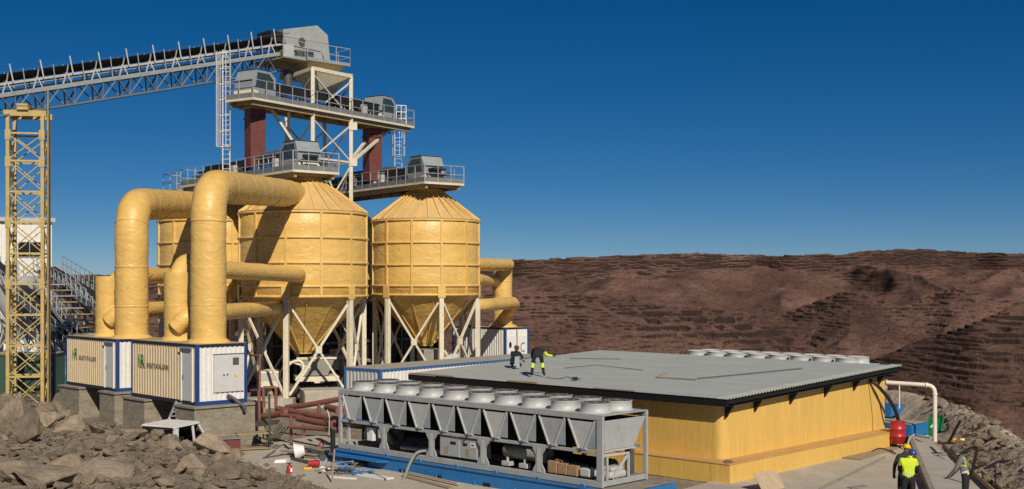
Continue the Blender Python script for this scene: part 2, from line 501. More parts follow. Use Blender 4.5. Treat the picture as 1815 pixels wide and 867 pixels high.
M['lgrey'] = pm("light_grey_paint", (.47,.48,.47), .07, 1.5, .45, dirt=(.27,.25,.21), dirt_amt=.35)
M['bgrey'] = pm("blue_grey_steel", (.29,.33,.35), .1, 1.6, .5, dirt=(.13,.13,.12), dirt_amt=.4)
M['galv'] = pm("galvanised_steel", (.55,.55,.54), .1, 5, .4, metal=.35, dirt=(.28,.27,.25), dirt_amt=.3)
M['dgrey'] = pm("dark_steel", (.075,.08,.085), .25, 3, .55, dirt=(.15,.12,.09), dirt_amt=.3)
M['belt'] = pm("black_rubber_belt", (.014,.014,.016), .3, 2, .75, dirt=(.06,.05,.045), dirt_amt=.3)
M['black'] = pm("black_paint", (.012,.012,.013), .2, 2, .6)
M['teal'] = pm("dark_teal_screen", (.03,.055,.058), .3, 2, .3, dirt=(.09,.1,.1), dirt_amt=.3)
M['red'] = pm("oxide_red_steel", (.135,.034,.026), .15, 2, .6, dirt=(.2,.12,.09), dirt_amt=.4, bump=.1)
M['redp'] = pm("oxide_red_pipe", (.22,.075,.055), .2, 3, .6, dirt=(.26,.17,.13), dirt_amt=.5)
M['drum'] = pm("red_drum_paint", (.42,.022,.03), .1, 3, .4, dirt=(.2,.05,.04), dirt_amt=.3)
M['white'] = pm("white_paint", (.78,.77,.73), .03, 1.6, .42, dirt=(.45,.38,.28), dirt_amt=.28, dscale=4)
M['navyrail'] = pm('dark_navy_rail', (.012,.017,.035), .15, 2, .5, dirt=(.08,.07,.06), dirt_amt=.35)
M['beige'] = pm("beige_panel", (.66,.53,.33), .05, 1.5, .5, dirt=(.36,.26,.14), dirt_amt=.3, dscale=4)
M['door'] = pm("pale_grey_door", (.62,.62,.60), .05, 2, .4, dirt=(.4,.37,.32), dirt_amt=.25)
M['blue'] = pm("container_blue", (.012,.055,.22), .1, 2, .4, dirt=(.1,.1,.12), dirt_amt=.25)
M['skid'] = pm("bright_blue_paint", (.012,.17,.46), .1, 2, .45, dirt=(.16,.17,.17), dirt_amt=.4, dscale=5)
M['roofy'] = pm("container_roof_dust", (.5,.37,.18), .12, 3, .7, dirt=(.3,.24,.15), dirt_amt=.5)
M['roofg'] = pm("dusty_grey_roof", (.40,.37,.30), .1, 2, .7, dirt=(.27,.24,.19), dirt_amt=.5)
M['sheet'] = pm("grey_green_roof_sheet", (.455,.48,.435), .09, .35, .55, stretch=(1,4,1), dirt=(.35,.355,.30), dirt_amt=.6, dscale=1.1, bump=.05)
M['fascia'] = pm("dark_brown_steel", (.007,.006,.005), .3, 3, .6)
M['conc'] = pm("dusty_concrete", (.46,.41,.33), .12, .8, .9, dirt=(.34,.30,.24), dirt_amt=.6, bump=.35, bscale=18)
M['conc2'] = pm("grey_concrete", (.42,.39,.33), .13, 1.1, .9, dirt=(.29,.26,.215), dirt_amt=.6, bump=.4, bscale=14)
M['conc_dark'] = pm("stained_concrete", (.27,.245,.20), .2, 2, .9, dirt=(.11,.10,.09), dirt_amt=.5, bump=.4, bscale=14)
M['soil'] = pm("grey_brown_soil", (.25,.21,.158), .25, .7, .95, dirt=(.14,.115,.088), dirt_amt=.6, bump=.9, bscale=3.2, bdist=.1, spec=.15)
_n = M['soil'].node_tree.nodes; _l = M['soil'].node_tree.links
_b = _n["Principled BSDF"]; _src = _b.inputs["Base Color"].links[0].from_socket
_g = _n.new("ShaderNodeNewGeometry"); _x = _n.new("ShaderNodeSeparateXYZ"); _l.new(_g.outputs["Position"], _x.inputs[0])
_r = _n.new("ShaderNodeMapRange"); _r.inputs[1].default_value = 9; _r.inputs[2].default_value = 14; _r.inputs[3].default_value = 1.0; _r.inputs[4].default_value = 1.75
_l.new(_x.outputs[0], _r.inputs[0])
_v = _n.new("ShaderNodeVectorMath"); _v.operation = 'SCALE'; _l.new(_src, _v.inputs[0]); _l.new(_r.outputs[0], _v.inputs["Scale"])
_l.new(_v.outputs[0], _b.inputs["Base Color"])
M['rock'] = rock_mat("broken_basalt", (.21,.165,.118), (.45,.365,.265))
M['rock2'] = rock_mat("small_rubble", (.25,.2,.145), (.45,.37,.27), 2.0)
M['rockw'] = rock_mat("reddish_rock", (.24,.185,.135), (.40,.32,.24))
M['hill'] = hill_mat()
M['stone'] = block_mat()
M['wood'] = pm("weathered_timber", (.34,.25,.15), .2, 3, .8, stretch=(1,6,6), dirt=(.16,.12,.08), dirt_amt=.4)
M['ply'] = pm("pale_plywood", (.46,.36,.23), .12, 2, .75, stretch=(1,5,1), dirt=(.25,.18,.11), dirt_amt=.4)
M['card'] = pm("brown_cardboard", (.33,.21,.11), .14, 4, .85, dirt=(.2,.13,.08), dirt_amt=.4, bump=.3, bscale=15)
M['glass'] = pm("dark_window_glass", (.02,.024,.026), .2, 1, .08, spec=.8)
M['dark'] = pm("dark_opening", (.006,.006,.006), .2, 1, .9)
M['tank'] = pm("grey_green_tank", (.26,.26,.22), .14, 2, .5, dirt=(.14,.13,.11), dirt_amt=.4)
M['lgreen'] = pm("logo_green", (.01,.17,.07), .05, 2, .5)
M['lblue'] = pm("logo_blue", (.006,.10,.16), .05, 2, .5)
M['llime'] = pm("logo_lime", (.45,.60,.10), .05, 2, .5)
M['lettr'] = pm("dark_lettering", (.13,.11,.10), .1, 2, .6)
M['ink'] = pm("blue_ink", (.02,.09,.18), .2, 2, .6)
M['yellowm'] = pm("hazard_yellow", (.75,.42,.02), .05, 2, .5)
M['gtray'] = pm("green_plastic", (.012,.17,.055), .1, 2, .4, dirt=(.1,.16,.1), dirt_amt=.3)
M['dgreen'] = pm("dark_green_paint", (.03,.075,.06), .2, 1.5, .5, dirt=(.08,.09,.07), dirt_amt=.5, stretch=(1,1,.3))
M['ogreen'] = pm("olive_paint", (.06,.07,.045), .2, 3, .6)
M['bmotor'] = pm("motor_blue", (.02,.09,.30), .15, 3, .4)
M['rubber'] = pm("black_rubber", (.015,.015,.015), .2, 3, .7)
M['pvc'] = pm("white_pvc", (.78,.72,.62), .05, 2, .35, dirt=(.5,.36,.26), dirt_amt=.3)
M['aband'] = pm("aluminium", (.6,.6,.6), .06, 3, .3, metal=.6)
# clothing
M['hiviz'] = pm("hi_vis_yellow", (.62,.78,.03), .12, 6, .8, bump=.3, bscale=14)
M['refl'] = pm("reflective_tape", (.55,.56,.55), .05, 3, .35)
M['navy'] = pm("black_workwear", (.014,.015,.019), .3, 6, .9, bump=.4, bscale=12)
M['dkgreen'] = pm("dark_green_jacket", (.022,.032,.026), .25, 6, .9, bump=.4, bscale=12)
M['gshirt'] = pm("grey_shirt", (.17,.18,.17), .18, 6, .9, bump=.4, bscale=12)
M['skin'] = pm("skin_brown", (.14,.07,.045), .1, 8, .55)
M['boot'] = pm("work_boot", (.02,.018,.016), .2, 6, .7)
M['hyell'] = pm("yellow_helmet_shell", (.80,.50,.01), .04, 3, .3)
M['hblue'] = pm("blue_helmet_shell", (.01,.09,.35), .04, 3, .25)
M['hgrey'] = pm("grey_cap", (.10,.105,.095), .1, 5, .8)
M['hair'] = pm("reddish_hair", (.12,.035,.015), .3, 20, .8)
# ------------------------------------------------------------------ the far hills
def hill_layer(name, lab, Rm, pts, u0, u1, ncol, xmax, nrow, slope, cliff, cdist, gul, gsize, tstep, tk, seed, back, wob, rough, rimw=1e4, cap=None):
    """one range: its crest is at depth Rm, xmax metres of its near side are built, the rows drawn close together where it is steep"""
    u = np.linspace(u0, u1, ncol)
    px = np.array([p[0] for p in pts], float); py = np.array([p[1] for p in pts], float)
    fine = np.linspace(px[0], px[-1], 900); fy = np.interp(fine, px, py)
    fy = np.convolve(np.pad(fy, 5, mode='edge'), np.ones(11)/11, 'valid')
    P = u*F + 907.5
    yc = np.interp(P, fine, fy)
    jag = ((fbm(u*38+seed, u*0+seed, 4, seed)-.5)*4 + (fbm(u*190+seed, u*0+seed, 3, seed+2)-.5)*2.2)/F*Rm
    Rr = Rm*(1 + wob*2*(fbm(u*9+seed*3, u*0+.5, 2, seed+5)-.5))
    zc = EYE + (500-yc)/F*Rr
    s = np.linspace(0, 1, nrow)
    x = np.concatenate([-np.linspace(1, 0, 14)[:-1]*xmax*.8, xmax*s**2.0])[:, None]
    D = Rr[None, :] - x
    U = np.broadcast_to(u[None, :], D.shape); X = U*D; Y = D; xx = np.maximum(x, 0)
    wx = (fbm(X/gsize, Y/gsize, 4, seed+60)-.5)*gsize*.9
    g = ridged((X+wx)/gsize, (Y+wx)/(gsize*1.9) + seed, 3, seed+9, .4)
    n = fbm(X/150+3, Y/150, 4, seed+30)
    drop = cliff*sstep(0, cdist, xx) + slope*np.maximum(xx-cdist*.4, 0)
    fade = sstep(cdist*.3, cdist*2+60, xx)
    z = zc[None, :] + jag[None, :]*np.exp(-np.abs(x)/(cdist*.8)) - drop + (g-.70)*gul*fade - back*np.maximum(-x, 0)
    z = z + (fbm(X/(gsize*.3), Y/(gsize*.3), 5, seed+20)-.5)*gul*.13*fade
    # level beds: benches and risers, broken along their length
    tilt = n*2.2 + X/900.0
    t = z/tstep + tilt; f = np.floor(t); r = t-f
    amt = tk*sstep(.46, .60, fbm(X/(gsize*.12)+f*3.7, Y/(gsize*.6)+f*1.9, 4, seed+40))*(.25+.75*np.exp(-xx/rimw))
    zt = tstep*(f + r*(1-amt) + sstep(.70, .95, r)*amt - tilt)
    z = np.where(x >= 0, zt, z)
    t2 = z/(tstep*.53) + tilt*2.3; f = np.floor(t2); r = t2-f
    amt = tk*.8*sstep(.47, .60, fbm(X/(gsize*.055)+f*2.1, Y/(gsize*.35)+f*5.3, 4, seed+44))
    z = np.where(x >= 0, tstep*.53*(f + r*(1-amt) + sstep(.68, .94, r)*amt - tilt*2.3), z)
    if cap:     # a stretch of bolder broken ledges below the crest
        p0, p1, dep, stp = cap
        PP = U*F + 907.5
        mk = sstep(p0-70, p0+20, PP)*(1-sstep(p1-30, p1+80, PP))*np.exp(-(xx/dep)**2)*sstep(1, 14, xx)
        t3 = z/stp + n*1.2; f = np.floor(t3); r = t3-f
        amt = mk*sstep(.40, .52, fbm(X/16+f*4.1, Y/40+f*2.7, 4, seed+48))
        z = np.where(x >= 0, stp*(f + r*(1-amt) + sstep(.80, .97, r)*amt - n*1.2), z)
    z = z + (fbm(X/(rough*4), Y/(rough*4), 4, seed+61)-.5)*rough*.55 + (ridged(X/(rough*2), Y/(rough*2), 3, seed+63)-.6)*rough*.35
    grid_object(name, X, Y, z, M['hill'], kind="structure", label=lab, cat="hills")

hill_layer("plateau", "long brown plateau wall with broken cliff bands along its rim", 2600,
    [(-900,470),(0,484),(170,487),(420,482),(640,474),(860,462),(1000,457),(1120,452),(1250,447),(1330,452),(1480,451),(1590,440),(1660,442),(1700,446),(1815,449),(2000,452),(2600,470)],
    -.72, .70, 1500, 1250, 520, .150, 40, 60, 125, 420, 6.5, .95, 3, .012, .05, 4.0, 160)
hill_layer("hills", "pointed brown spur hills in front of the plateau wall", 1500,
    [(-900,640),(900,620),(1250,598),(1330,574),(1400,552),(1470,524),(1500,513),(1545,524),(1600,546),(1645,524),(1690,505),(1740,520),(1815,536),(2000,520),(2600,560)],
    -.10, .70, 1000, 620, 360, .30, 3, 30, 34, 170, 3.4, .9, 7, .16, .05, 2.6, 1e4, (1400, 1720, 60, 4.2))
hill_layer("hills", "near terraced brown hillside facing the hall, striped by dark ledges", 800,
    [(-900,530),(300,520),(700,508),(900,518),(1000,516),(1100,527),(1180,541),(1290,549),(1350,561),(1400,590),(1450,622),(1500,650),(1600,690),(2600,800)],
    -.72, .45, 1300, 420, 520, .34, 5, 22, 20, 110, 1.9, 1.0, 13, .12, .05, 1.3, 1e4, (1140, 1400, 75, 4.6))
hill_layer("hills", "dark near spur descending from the right with rock ledges", 430,
    [(-900,900),(1300,730),(1430,680),(1500,655),(1560,632),(1620,607),(1700,580),(1760,558),(1815,532),(1900,500),(2100,470),(2600,480)],
    .12, .75, 850, 300, 460, .44, 2, 12, 9, 70, 1.15, .97, 23, .25, .04, .7, 1e4, (1690, 1900, 45, 1.9))
_U, _D = np.meshgrid(np.linspace(-.8, .9, 240), 95*(3200/95.0)**np.linspace(0, 1, 150))
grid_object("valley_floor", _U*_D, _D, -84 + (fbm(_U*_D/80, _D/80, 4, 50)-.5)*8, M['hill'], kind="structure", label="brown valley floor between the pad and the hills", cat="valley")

# ------------------------------------------------------------------ the pad: ground, rubble heap, spoil bank
R0 = np.array([7.2, 39.3]); UU = np.array([.726, -.688]); VV = np.array([.688, .726])
CREST = [(6.5,-12),(13.0,20),(15.4,30),(17.5,40),(19.6,50),(20.2,56),(17.8,66),(11,77),(7,86),(6,101),(-5,113),(-30,126),(-78,138)]
PADPOLY = CREST + [(-90,138),(-90,-12)]
def pad_dist(x, y):
    """distance inside (+) or outside (-) the edge of the pad"""
    inside = np.zeros(x.shape, bool); dist = np.full(x.shape, 1e9); n = len(PADPOLY)
    for i in range(n):
        x1, y1 = PADPOLY[i]; x2, y2 = PADPOLY[(i+1) % n]
        c = ((y1 > y) != (y2 > y)) & (x < (x2-x1)*(y-y1)/((y2-y1) + 1e-12) + x1)
        inside ^= c
        if i < len(CREST)-1:
            dx, dy = x2-x1, y2-y1
            t = np.clip(((x-x1)*dx+(y-y1)*dy)/(dx*dx+dy*dy), 0, 1)
            dist = np.minimum(dist, np.hypot(x-x1-t*dx, y-y1-t*dy))
    return np.where(inside, dist, -dist)
def mound_h(x, y):
    ax, ay = -9.9, 47.4
    d1 = (x-ax)*(-.88) + (y-ay)*(-.47)
    d2 = (x-ax)*(-.50) + (y-ay)*(-.866)
    far = 1 - .25*sstep(8, 0, d2)
    rim = 1.0 + .25*sstep(-15, -22, x)
    return 1.95*rim*sstep(-.4, 7.5, d1)*sstep(-.6, 5.5, d2)*far*(.82+.36*fbm(x/4.5+9, y/4.5, 3, 71)) * (1 - .38*np.exp(-(((x+13.6)/3.0)**2 + ((y-47.5)/3.2)**2)))
def ground_h(x, y):
    x = np.asarray(x, float); y = np.asarray(y, float)
    rel_u = (x-R0[0])*UU[0] + (y-R0[1])*UU[1]; rel_v = (x-R0[0])*VV[0] + (y-R0[1])*VV[1]
    right = np.maximum(sstep(-2.6, -1.5, rel_v)*sstep(-17.5,-15.5,rel_u), sstep(1, 2.5, rel_u))
    z = .28*right*sstep(95, 75, y)
    pdv = pad_dist(x, y)
    nearbank = sstep(78, 62, y)
    bump = (.95 + .35*(fbm(x/2.2, y/2.2, 3, 75)-.5))*nearbank + .25
    wob = (fbm(x/5, y/5, 4, 77)-.5)*2.2
    z = z + bump*np.exp(-(np.maximum(pdv, 0)/1.35)**2)
    out = np.maximum(-(pdv+wob*sstep(0,-3,pdv)), 0)
    z = z - .72*out - .02*out**1.2
    z = np.maximum(z, -62)
    z = z + mound_h(x, y)
    rough = sstep(3.4, .8, pdv) + sstep(.1, .8, mound_h(x, y))
    z = z + (fbm(x/.9, y/.9, 5, 81)-.5)*(.07 + (.14 + .34*sstep(4,-2,x))*np.clip(rough, 0, 1)) + (fbm(x/.35, y/.35, 3, 84)-.5)*.10*np.clip(rough, 0, 1) + (fbm(x/4, y/4, 4, 86)-.5)*np.clip(out, 0, 6)*.5
    return z
gx = np.concatenate([np.arange(-80, -32, 1.2), np.arange(-32, 32, .24), np.arange(32, 100, 1.2)])
gy = np.concatenate([np.arange(-12, 22, 1.0), np.arange(22, 62, .22), np.arange(62, 170, .9)])
GX, GY = np.meshgrid(gx, gy)
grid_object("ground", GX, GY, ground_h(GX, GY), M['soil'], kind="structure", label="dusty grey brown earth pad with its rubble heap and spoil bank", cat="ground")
_LX = np.arange(-34, 36, .2); _LY = np.arange(8, 82, .2)
_LZ = ground_h(*np.meshgrid(_LX, _LY))
def gtab(x, y):
    i = np.clip(np.round((np.asarray(x)+34)/.2).astype(int), 0, len(_LX)-1); j = np.clip(np.round((np.asarray(y)-8)/.2).astype(int), 0, len(_LY)-1)
    return _LZ[j, i]
def gh(x, y): return float(gtab(x, y)) if 8 < y < 82 else 0.0

# poured slabs and the walkway
def slab(name, poly, z0, z1, mat, **kw):
    m = MB(); m.prism([(x, y, z0) for x, y in poly], (0, 0, z1-z0))
    return m.build(name, mat, None, **kw)
slab("concrete_slab", [(-11.9,48.4),(-10.6,45.6),(-8.9,42.9),(-5.8,39.1),(-2.5,35.2),(1.6,36.2),(-2.0,48.5),(-8.8,53.2)], -.25, .09, M['conc'], kind="structure", label="dusty pale concrete slab in front of the chiller", cat="slab")
slab("concrete_apron", [(3.2,35.0),(8,27),(11.2,27.2),(16.75,49.6),(15.2,50.6),(9.5,43.0)], -.1, .36, M['conc'], kind="structure", label="worn concrete apron beside the yellow hall", cat="slab")
def walkway():
    # raised strip with its upstand on the left
    L = [(11.2,29.2),(13.05,36.5),(16.65,49.2)]; Rr = [(12.9,29.2),(14.45,36.5),(17.25,49.2)]
    m = MB()
    m.prism([(*p, .2) for p in L] + [(*p, .2) for p in reversed(Rr)], (0, 0, .42))
    o = m.build("walkway", M['conc2'], None, kind="structure", label="raised concrete walkway strip along the edge of the apron", cat="walkway")
    m = MB()
    a = [(x-.17, y) for x, y in L]; b = [(x-.004, y) for x, y in L]
    m.prism([(*p, .2) for p in a] + [(*p, .2) for p in reversed(b)], (0, 0, .45))
    m.build("kerb", M['conc_dark'], None, kind="structure", label="dark stained concrete upstand beside the walkway", cat="kerb")
walkway()

# ------------------------------------------------------------------ loose rock
rng = random.Random(5)
def rock_mesh(name, seed, mat, pts=16, flat=.7, rough=.075, sub=3):
    rg = random.Random(seed); bm = bmesh.new()
    for i in range(pts):
        v = Vector((rg.gauss(0,1), rg.gauss(0,1), rg.gauss(0,1))).normalized()
        k = rg.uniform(.78, 1.08)
        bm.verts.new((v.x*k, v.y*k*rg.uniform(.8,1), v.z*k*flat))
    r = bmesh.ops.convex_hull(bm, input=bm.verts[:])
    bmesh.ops.delete(bm, geom=[g for g in r["geom_interior"] if isinstance(g, bmesh.types.BMVert)], context='VERTS')
    bmesh.ops.dissolve_limit(bm, angle_limit=R(14), verts=bm.verts[:], edges=bm.edges[:])
    bmesh.ops.bevel(bm, geom=bm.edges[:], offset=.03, segments=1, affect='EDGES', profile=.5)
    bmesh.ops.triangulate(bm, faces=bm.faces[:])
    bmesh.ops.subdivide_edges(bm, edges=bm.edges[:], cuts=sub, use_grid_fill=True)
    off = seed*7.13
    co = np.array([v.co[:] for v in bm.verts])
    n = fbm(co[:,0]*2+off, co[:,1]*2+co[:,2]*2.7+off, 4, seed)-.5
    n2 = fbm(co[:,0]*7+off, co[:,1]*7+co[:,2]*6+off, 2, seed+3)-.5
    for v, k in zip(bm.verts, 1 + n*rough*3 + n2*rough): v.co = v.co*float(k)
    me = bpy.data.meshes.new(name); bm.to_mesh(me); bm.free()
    for p in me.polygons: p.use_smooth = False
    me.materials.append(mat)
    return me
ROCKS = [rock_mesh("boulder", 30+i, M['rock'] if i % 5 else M['rockw'], 14+(i*5) % 12, (.55,.7,.9,.45)[i % 4]) for i in range(14)]

BLOCKS = [rock_mesh("boulder", 70+i, M['rock'], 13+i % 4, (.8,.95,.7)[i % 3], .055) for i in range(7)]

def boulder(x, y, size, lab, group=None, me=None, rot=None, sc=None, sink=.3, z=None):
    o = bpy.data.objects.new("boulder", me or rng.choice(ROCKS)); COL.objects.link(o)
    s = sc or (size*rng.uniform(.85,1.2), size*rng.uniform(.75,1.1), size*rng.uniform(.7,1.0))
    o.scale = s
    o.rotation_euler = rot or (rng.uniform(-.5,.5), rng.uniform(-.5,.5), rng.uniform(0,6.28))
    zz = gh(x, y) if z is None else z
    o.location = (x, y, zz + s[2]*(.55-sink))
    return tag(o, lab, "boulder", group)

def on_ground(px, py):
    """where the ray through a pixel of the photograph meets the ground sheet"""
    d = np.arange(24, 75, .2)
    z = EYE + (500-py)/F*d
    hit = np.nonzero(gtab((px-907.5)/F*d, d) >= z)[0]
    return at(px, py, float(d[hit[0]]) if len(hit) else 50.0)

KEY = [  # pixel, size in metres, label
 (22,772,(.75,.55,1.25),(.25,.42,.3),"biggest slab of rock in the rubble heap, tall, smooth and leaning"),
 (52,785,(.5,.5,.85),(.2,.3,1.2),"upright rounded boulder standing against the big leaning slab"),
 (86,757,(.62,.5,.62),(.1,.2,.6),"round-backed boulder just above the long wedge-shaped boulder"),
 (118,768,(1.0,.55,.5),(.1,-.15,.2),"long wedge-shaped boulder in the middle of the rubble heap"),
 (78,735,(.7,.5,.42),(.1,.1,.3),"flat grey block on the crest of the heap below the yellow tower"),
 (100,733,(.4,.4,.45),(.3,.1,.9),"squarish stone below the yellow tower's right foot"),
 (22,727,(.75,.5,.4),(.2,.2,.4),"slanting flat boulder on the crest where the green container shows behind"),
 (180,850,(1.05,.7,.42),(.28,0,.1),"pale smooth-topped slab at the bottom of the rubble heap"),
 (128,845,(.75,.6,.4),(.3,.2,.8),"cracked flat boulder left of the pale smooth slab"),
 (75,858,(.95,.7,.45),(.2,.1,.2),"wide low boulder at the lower edge of the rubble heap"),
 (22,852,(.8,.6,.45),(.2,.1,1.2),"dark low boulder in the bottom corner of the heap"),
 (318,806,(1.05,.7,.62),(.1,-.45,.35),"wedge-shaped boulder lying in front of the white cab"),
 (378,792,(1.05,.8,.72),(.15,.45,.7),"largest boulder leaning against the side of the white cab"),
 (413,808,(.55,.5,.5),(.1,.1,.2),"blocky boulder at the heap's end by the red-brown steel box"),
 (345,838,(.62,.5,.42),(.2,.3,1.0),"angular boulder on the slope below the two boulders by the cab"),
 (400,848,(.7,.55,.35),(.3,.1,.5),"grey slab low on the slope nearest the concrete slab"),
 (235,775,(.55,.45,.3),(.1,.1,.2),"pale flat stone in front of the second masonry pier"),
]
for i, (px, py, sc, rt, lab) in enumerate(KEY):
    if px in (318, 378, 413):
        p = at(px, py, 44.6)
        boulder(p.x, p.y, 1, lab, None, BLOCKS[i % len(BLOCKS)], rt, sc, .55, p.z)
        continue
    p = on_ground(px, py)
    boulder(p.x, p.y, 1, lab, None, BLOCKS[i % len(BLOCKS)], rt, sc, .15)
n = 0; tries = 0
heap = []
while n < 255 and tries < 6000:
    tries += 1
    px = rng.uniform(-40, 470); py = rng.uniform(715, 885)
    if px > 250 and py < 715 + (px-250)*.36: continue
    if py < 715 + max(0, px-100)*.2: continue
    p = on_ground(px, py)
    if mound_h(np.array([p.x]), np.array([p.y]))[0] < .12: continue
    k = rng.random()
    s = (.12 + .36*k**2.4)*(p.y/42)
    if any((p.x-a)**2 + (p.y-b)**2 < (.62*(s+c))**2 for a, b, c in heap): continue
    heap.append((p.x, p.y, s))
    boulder(p.x, p.y, s, "loose grey brown rock in the rubble heap", "loose rocks of the rubble heap", sink=.25)
    n += 1

def pebbles(name, count, fn, mat, seed, **kw):
    """a mass of small stones as one mesh"""
    base = []
    for k in range(6):
        bm = bmesh.new(); bmesh.ops.create_icosphere(bm, subdivisions=1, radius=1)
        rg = random.Random(seed+k)
        for v in bm.verts: v.co *= rg.uniform(.7, 1.25)
        bm.verts.index_update()
        base.append((np.array([v.co[:] for v in bm.verts]), np.array([[v.index for v in f.verts] for f in bm.faces]))); bm.free()
    rs = np.random.RandomState(seed); x, y, s = fn(rs, count)
    z = ground_h(x, y)
    V = []; Fc = []; o = 0
    for i in range(len(x)):
        b, f = base[i % 6]; a = rs.rand()*6.28; c, sn = math.cos(a), math.sin(a)
        q = b*np.array([1, rs.uniform(.6,1), rs.uniform(.4,.8)])*s[i]
        q = np.stack([q[:,0]*c-q[:,1]*sn, q[:,0]*sn+q[:,1]*c, q[:,2]], 1) + np.array([x[i], y[i], z[i]+s[i]*.2])
        V.append(q); Fc.append(f+o); o += len(b)
    me = bpy.data.meshes.new(name); me.from_pydata(np.concatenate(V).tolist(), [], np.concatenate(Fc).tolist())
    me.materials.append(mat); ob = bpy.data.objects.new(name, me); COL.objects.link(ob)
    return tag(ob, kind="stuff", **kw)
def sp_heap(rs, n):
    x = rs.uniform(-24, -5, n*3); y = rs.uniform(24, 56, n*3)
    k = mound_h(x, y) > .02; x = x[k][:n]; y = y[k][:n]
    return x, y, (.03 + .13*rs.rand(len(x))**3)*(y/42)
pebbles("rubble", 9000, sp_heap, M['rock2'], 3, label="small broken stone filling the rubble heap", cat="rubble")
def sp_bank(rs, n):
    y = rs.uniform(26, 70, n*2); x = rs.uniform(11, 24, n*2)
    pdv = pad_dist(x, y); k = (pdv < 3.0) & (pdv > -4) & (x > 17.2-(49.2-y)*.247+.9); x = x[k][:n]; y = y[k][:n]
    return x, y, .025 + .12*rs.rand(len(x))**4
pebbles("gravel", 6500, sp_bank, M['rock2'], 9, label="loose gravel and broken stone on the spoil bank", cat="gravel")
def sp_pad(rs, n):
    x = rs.uniform(-24, 2, n); y = rs.uniform(44, 72, n)
    return x, y, .02 + .07*rs.rand(n)**3
pebbles("gravel", 1800, sp_pad, M['rock2'], 12, label="scattered small gravel on the earth around the piers", cat="gravel")
for px, py, s, lab in [(1672,722,.42,"flat pale stone high on the spoil bank beyond the white pipe"),(1745,758,.3,"dark stone on the crest of the spoil bank"),(1763,775,.34,"angular stone on the bank crest above the dark post"),
                       (1783,790,.28,"small stone on the bank crest near its outer end"),(1668,714,.3,"small pale stone at the top of the spoil bank"),(1790,815,.34,"low stone on the spoil bank facing the grey-capped worker"),(1735,790,.3,"stone beside the top of the dark slanting post"),(1685,760,.35,"stone beside the leaning steel prop")]:
    p = on_ground(px, py)
    boulder(p.x, p.y, s, lab, sink=.25)

n = 0; bank = []
while n < 70:
    y = rng.uniform(33, 62); x = rng.uniform(14.5, 22)
    pdv = float(pad_dist(np.array([x]), np.array([y]))[0])
    if not (-2.5 < pdv < 2.2) or x < 17.9-(49.2-y)*.247: continue
    s = .10 + .26*rng.random()**2.5
    if any((x-a)**2 + (y-b)**2 < (.7*(s+c))**2 for a, b, c in bank): continue
    bank.append((x, y, s)); n += 1
    boulder(x, y, s, "loose angular stone on the spoil bank", "loose stones of the spoil bank", sink=.2)
M['toe'] = pm('toe_board_grey', (.2,.21,.21), .12, 1.6, .6, dirt=(.1,.095,.085), dirt_amt=.4)
# ------------------------------------------------------------------ handrails, cages, conveyors
def rail_run(m, pts, h=1.05, step=1.5, r=.045, lower=(.5,), post_r=None, lean=0):
    """posts and rails along pts (deck-level points)"""
    pts = [Vector(p) for p in pts]; up = Vector((0,0,1))
    pr = post_r or r*1.15
    for q in resample(pts, step):
        m.bar(q, q+up*h, pr, pr)
    for k in (1.0,)+tuple(lower):
        m.bar
        for a, b in zip(pts, pts[1:]): m.bar(a+up*h*k, b+up*h*k, r, r)

def cage_ladder(name, lab, base, h, yaw, mat, z0=2.0, r=.38, ztop=None, rungs=.3):
    """ladder along local z, cage bulging towards local -y"""
    t = thing(name, lab, "ladder", base, yaw, "caged access ladders")
    for sx in (-.25, .25):
        m = MB(); m.bar((sx,0,0), (sx,0,h), .055, .055); m.build("stile", mat, t)
    m = MB(); z = .25
    while z < h-.1: m.bar((-.25,0,z), (.25,0,z), .03); z += rungs
    m.build("rung", mat, t)
    z = z0; zt = ztop or h; hoops = []
    while z <= zt+.01:
        m = MB(); m.tube([(r*math.sin(a)*1.05, -.36 + .38*math.cos(a) if False else -(.36 - .36*math.cos(a)), z) for a in [(-2.5+5*i/14) for i in range(15)]], .026, 5)
        m.build("cage_hoop", mat, t); z += (zt-z0)/max(1, round((zt-z0)/1.0))
    for a in (-2.3, -1.3, -.0001+3.14159, 1.3, 2.3):
        m = MB(); x = r*1.05*math.sin(a); y = -(.36 - .36*math.cos(a)); m.bar((x,y,z0), (x,y,zt), .04, .03); m.build("cage_strap", mat, t)
    return t

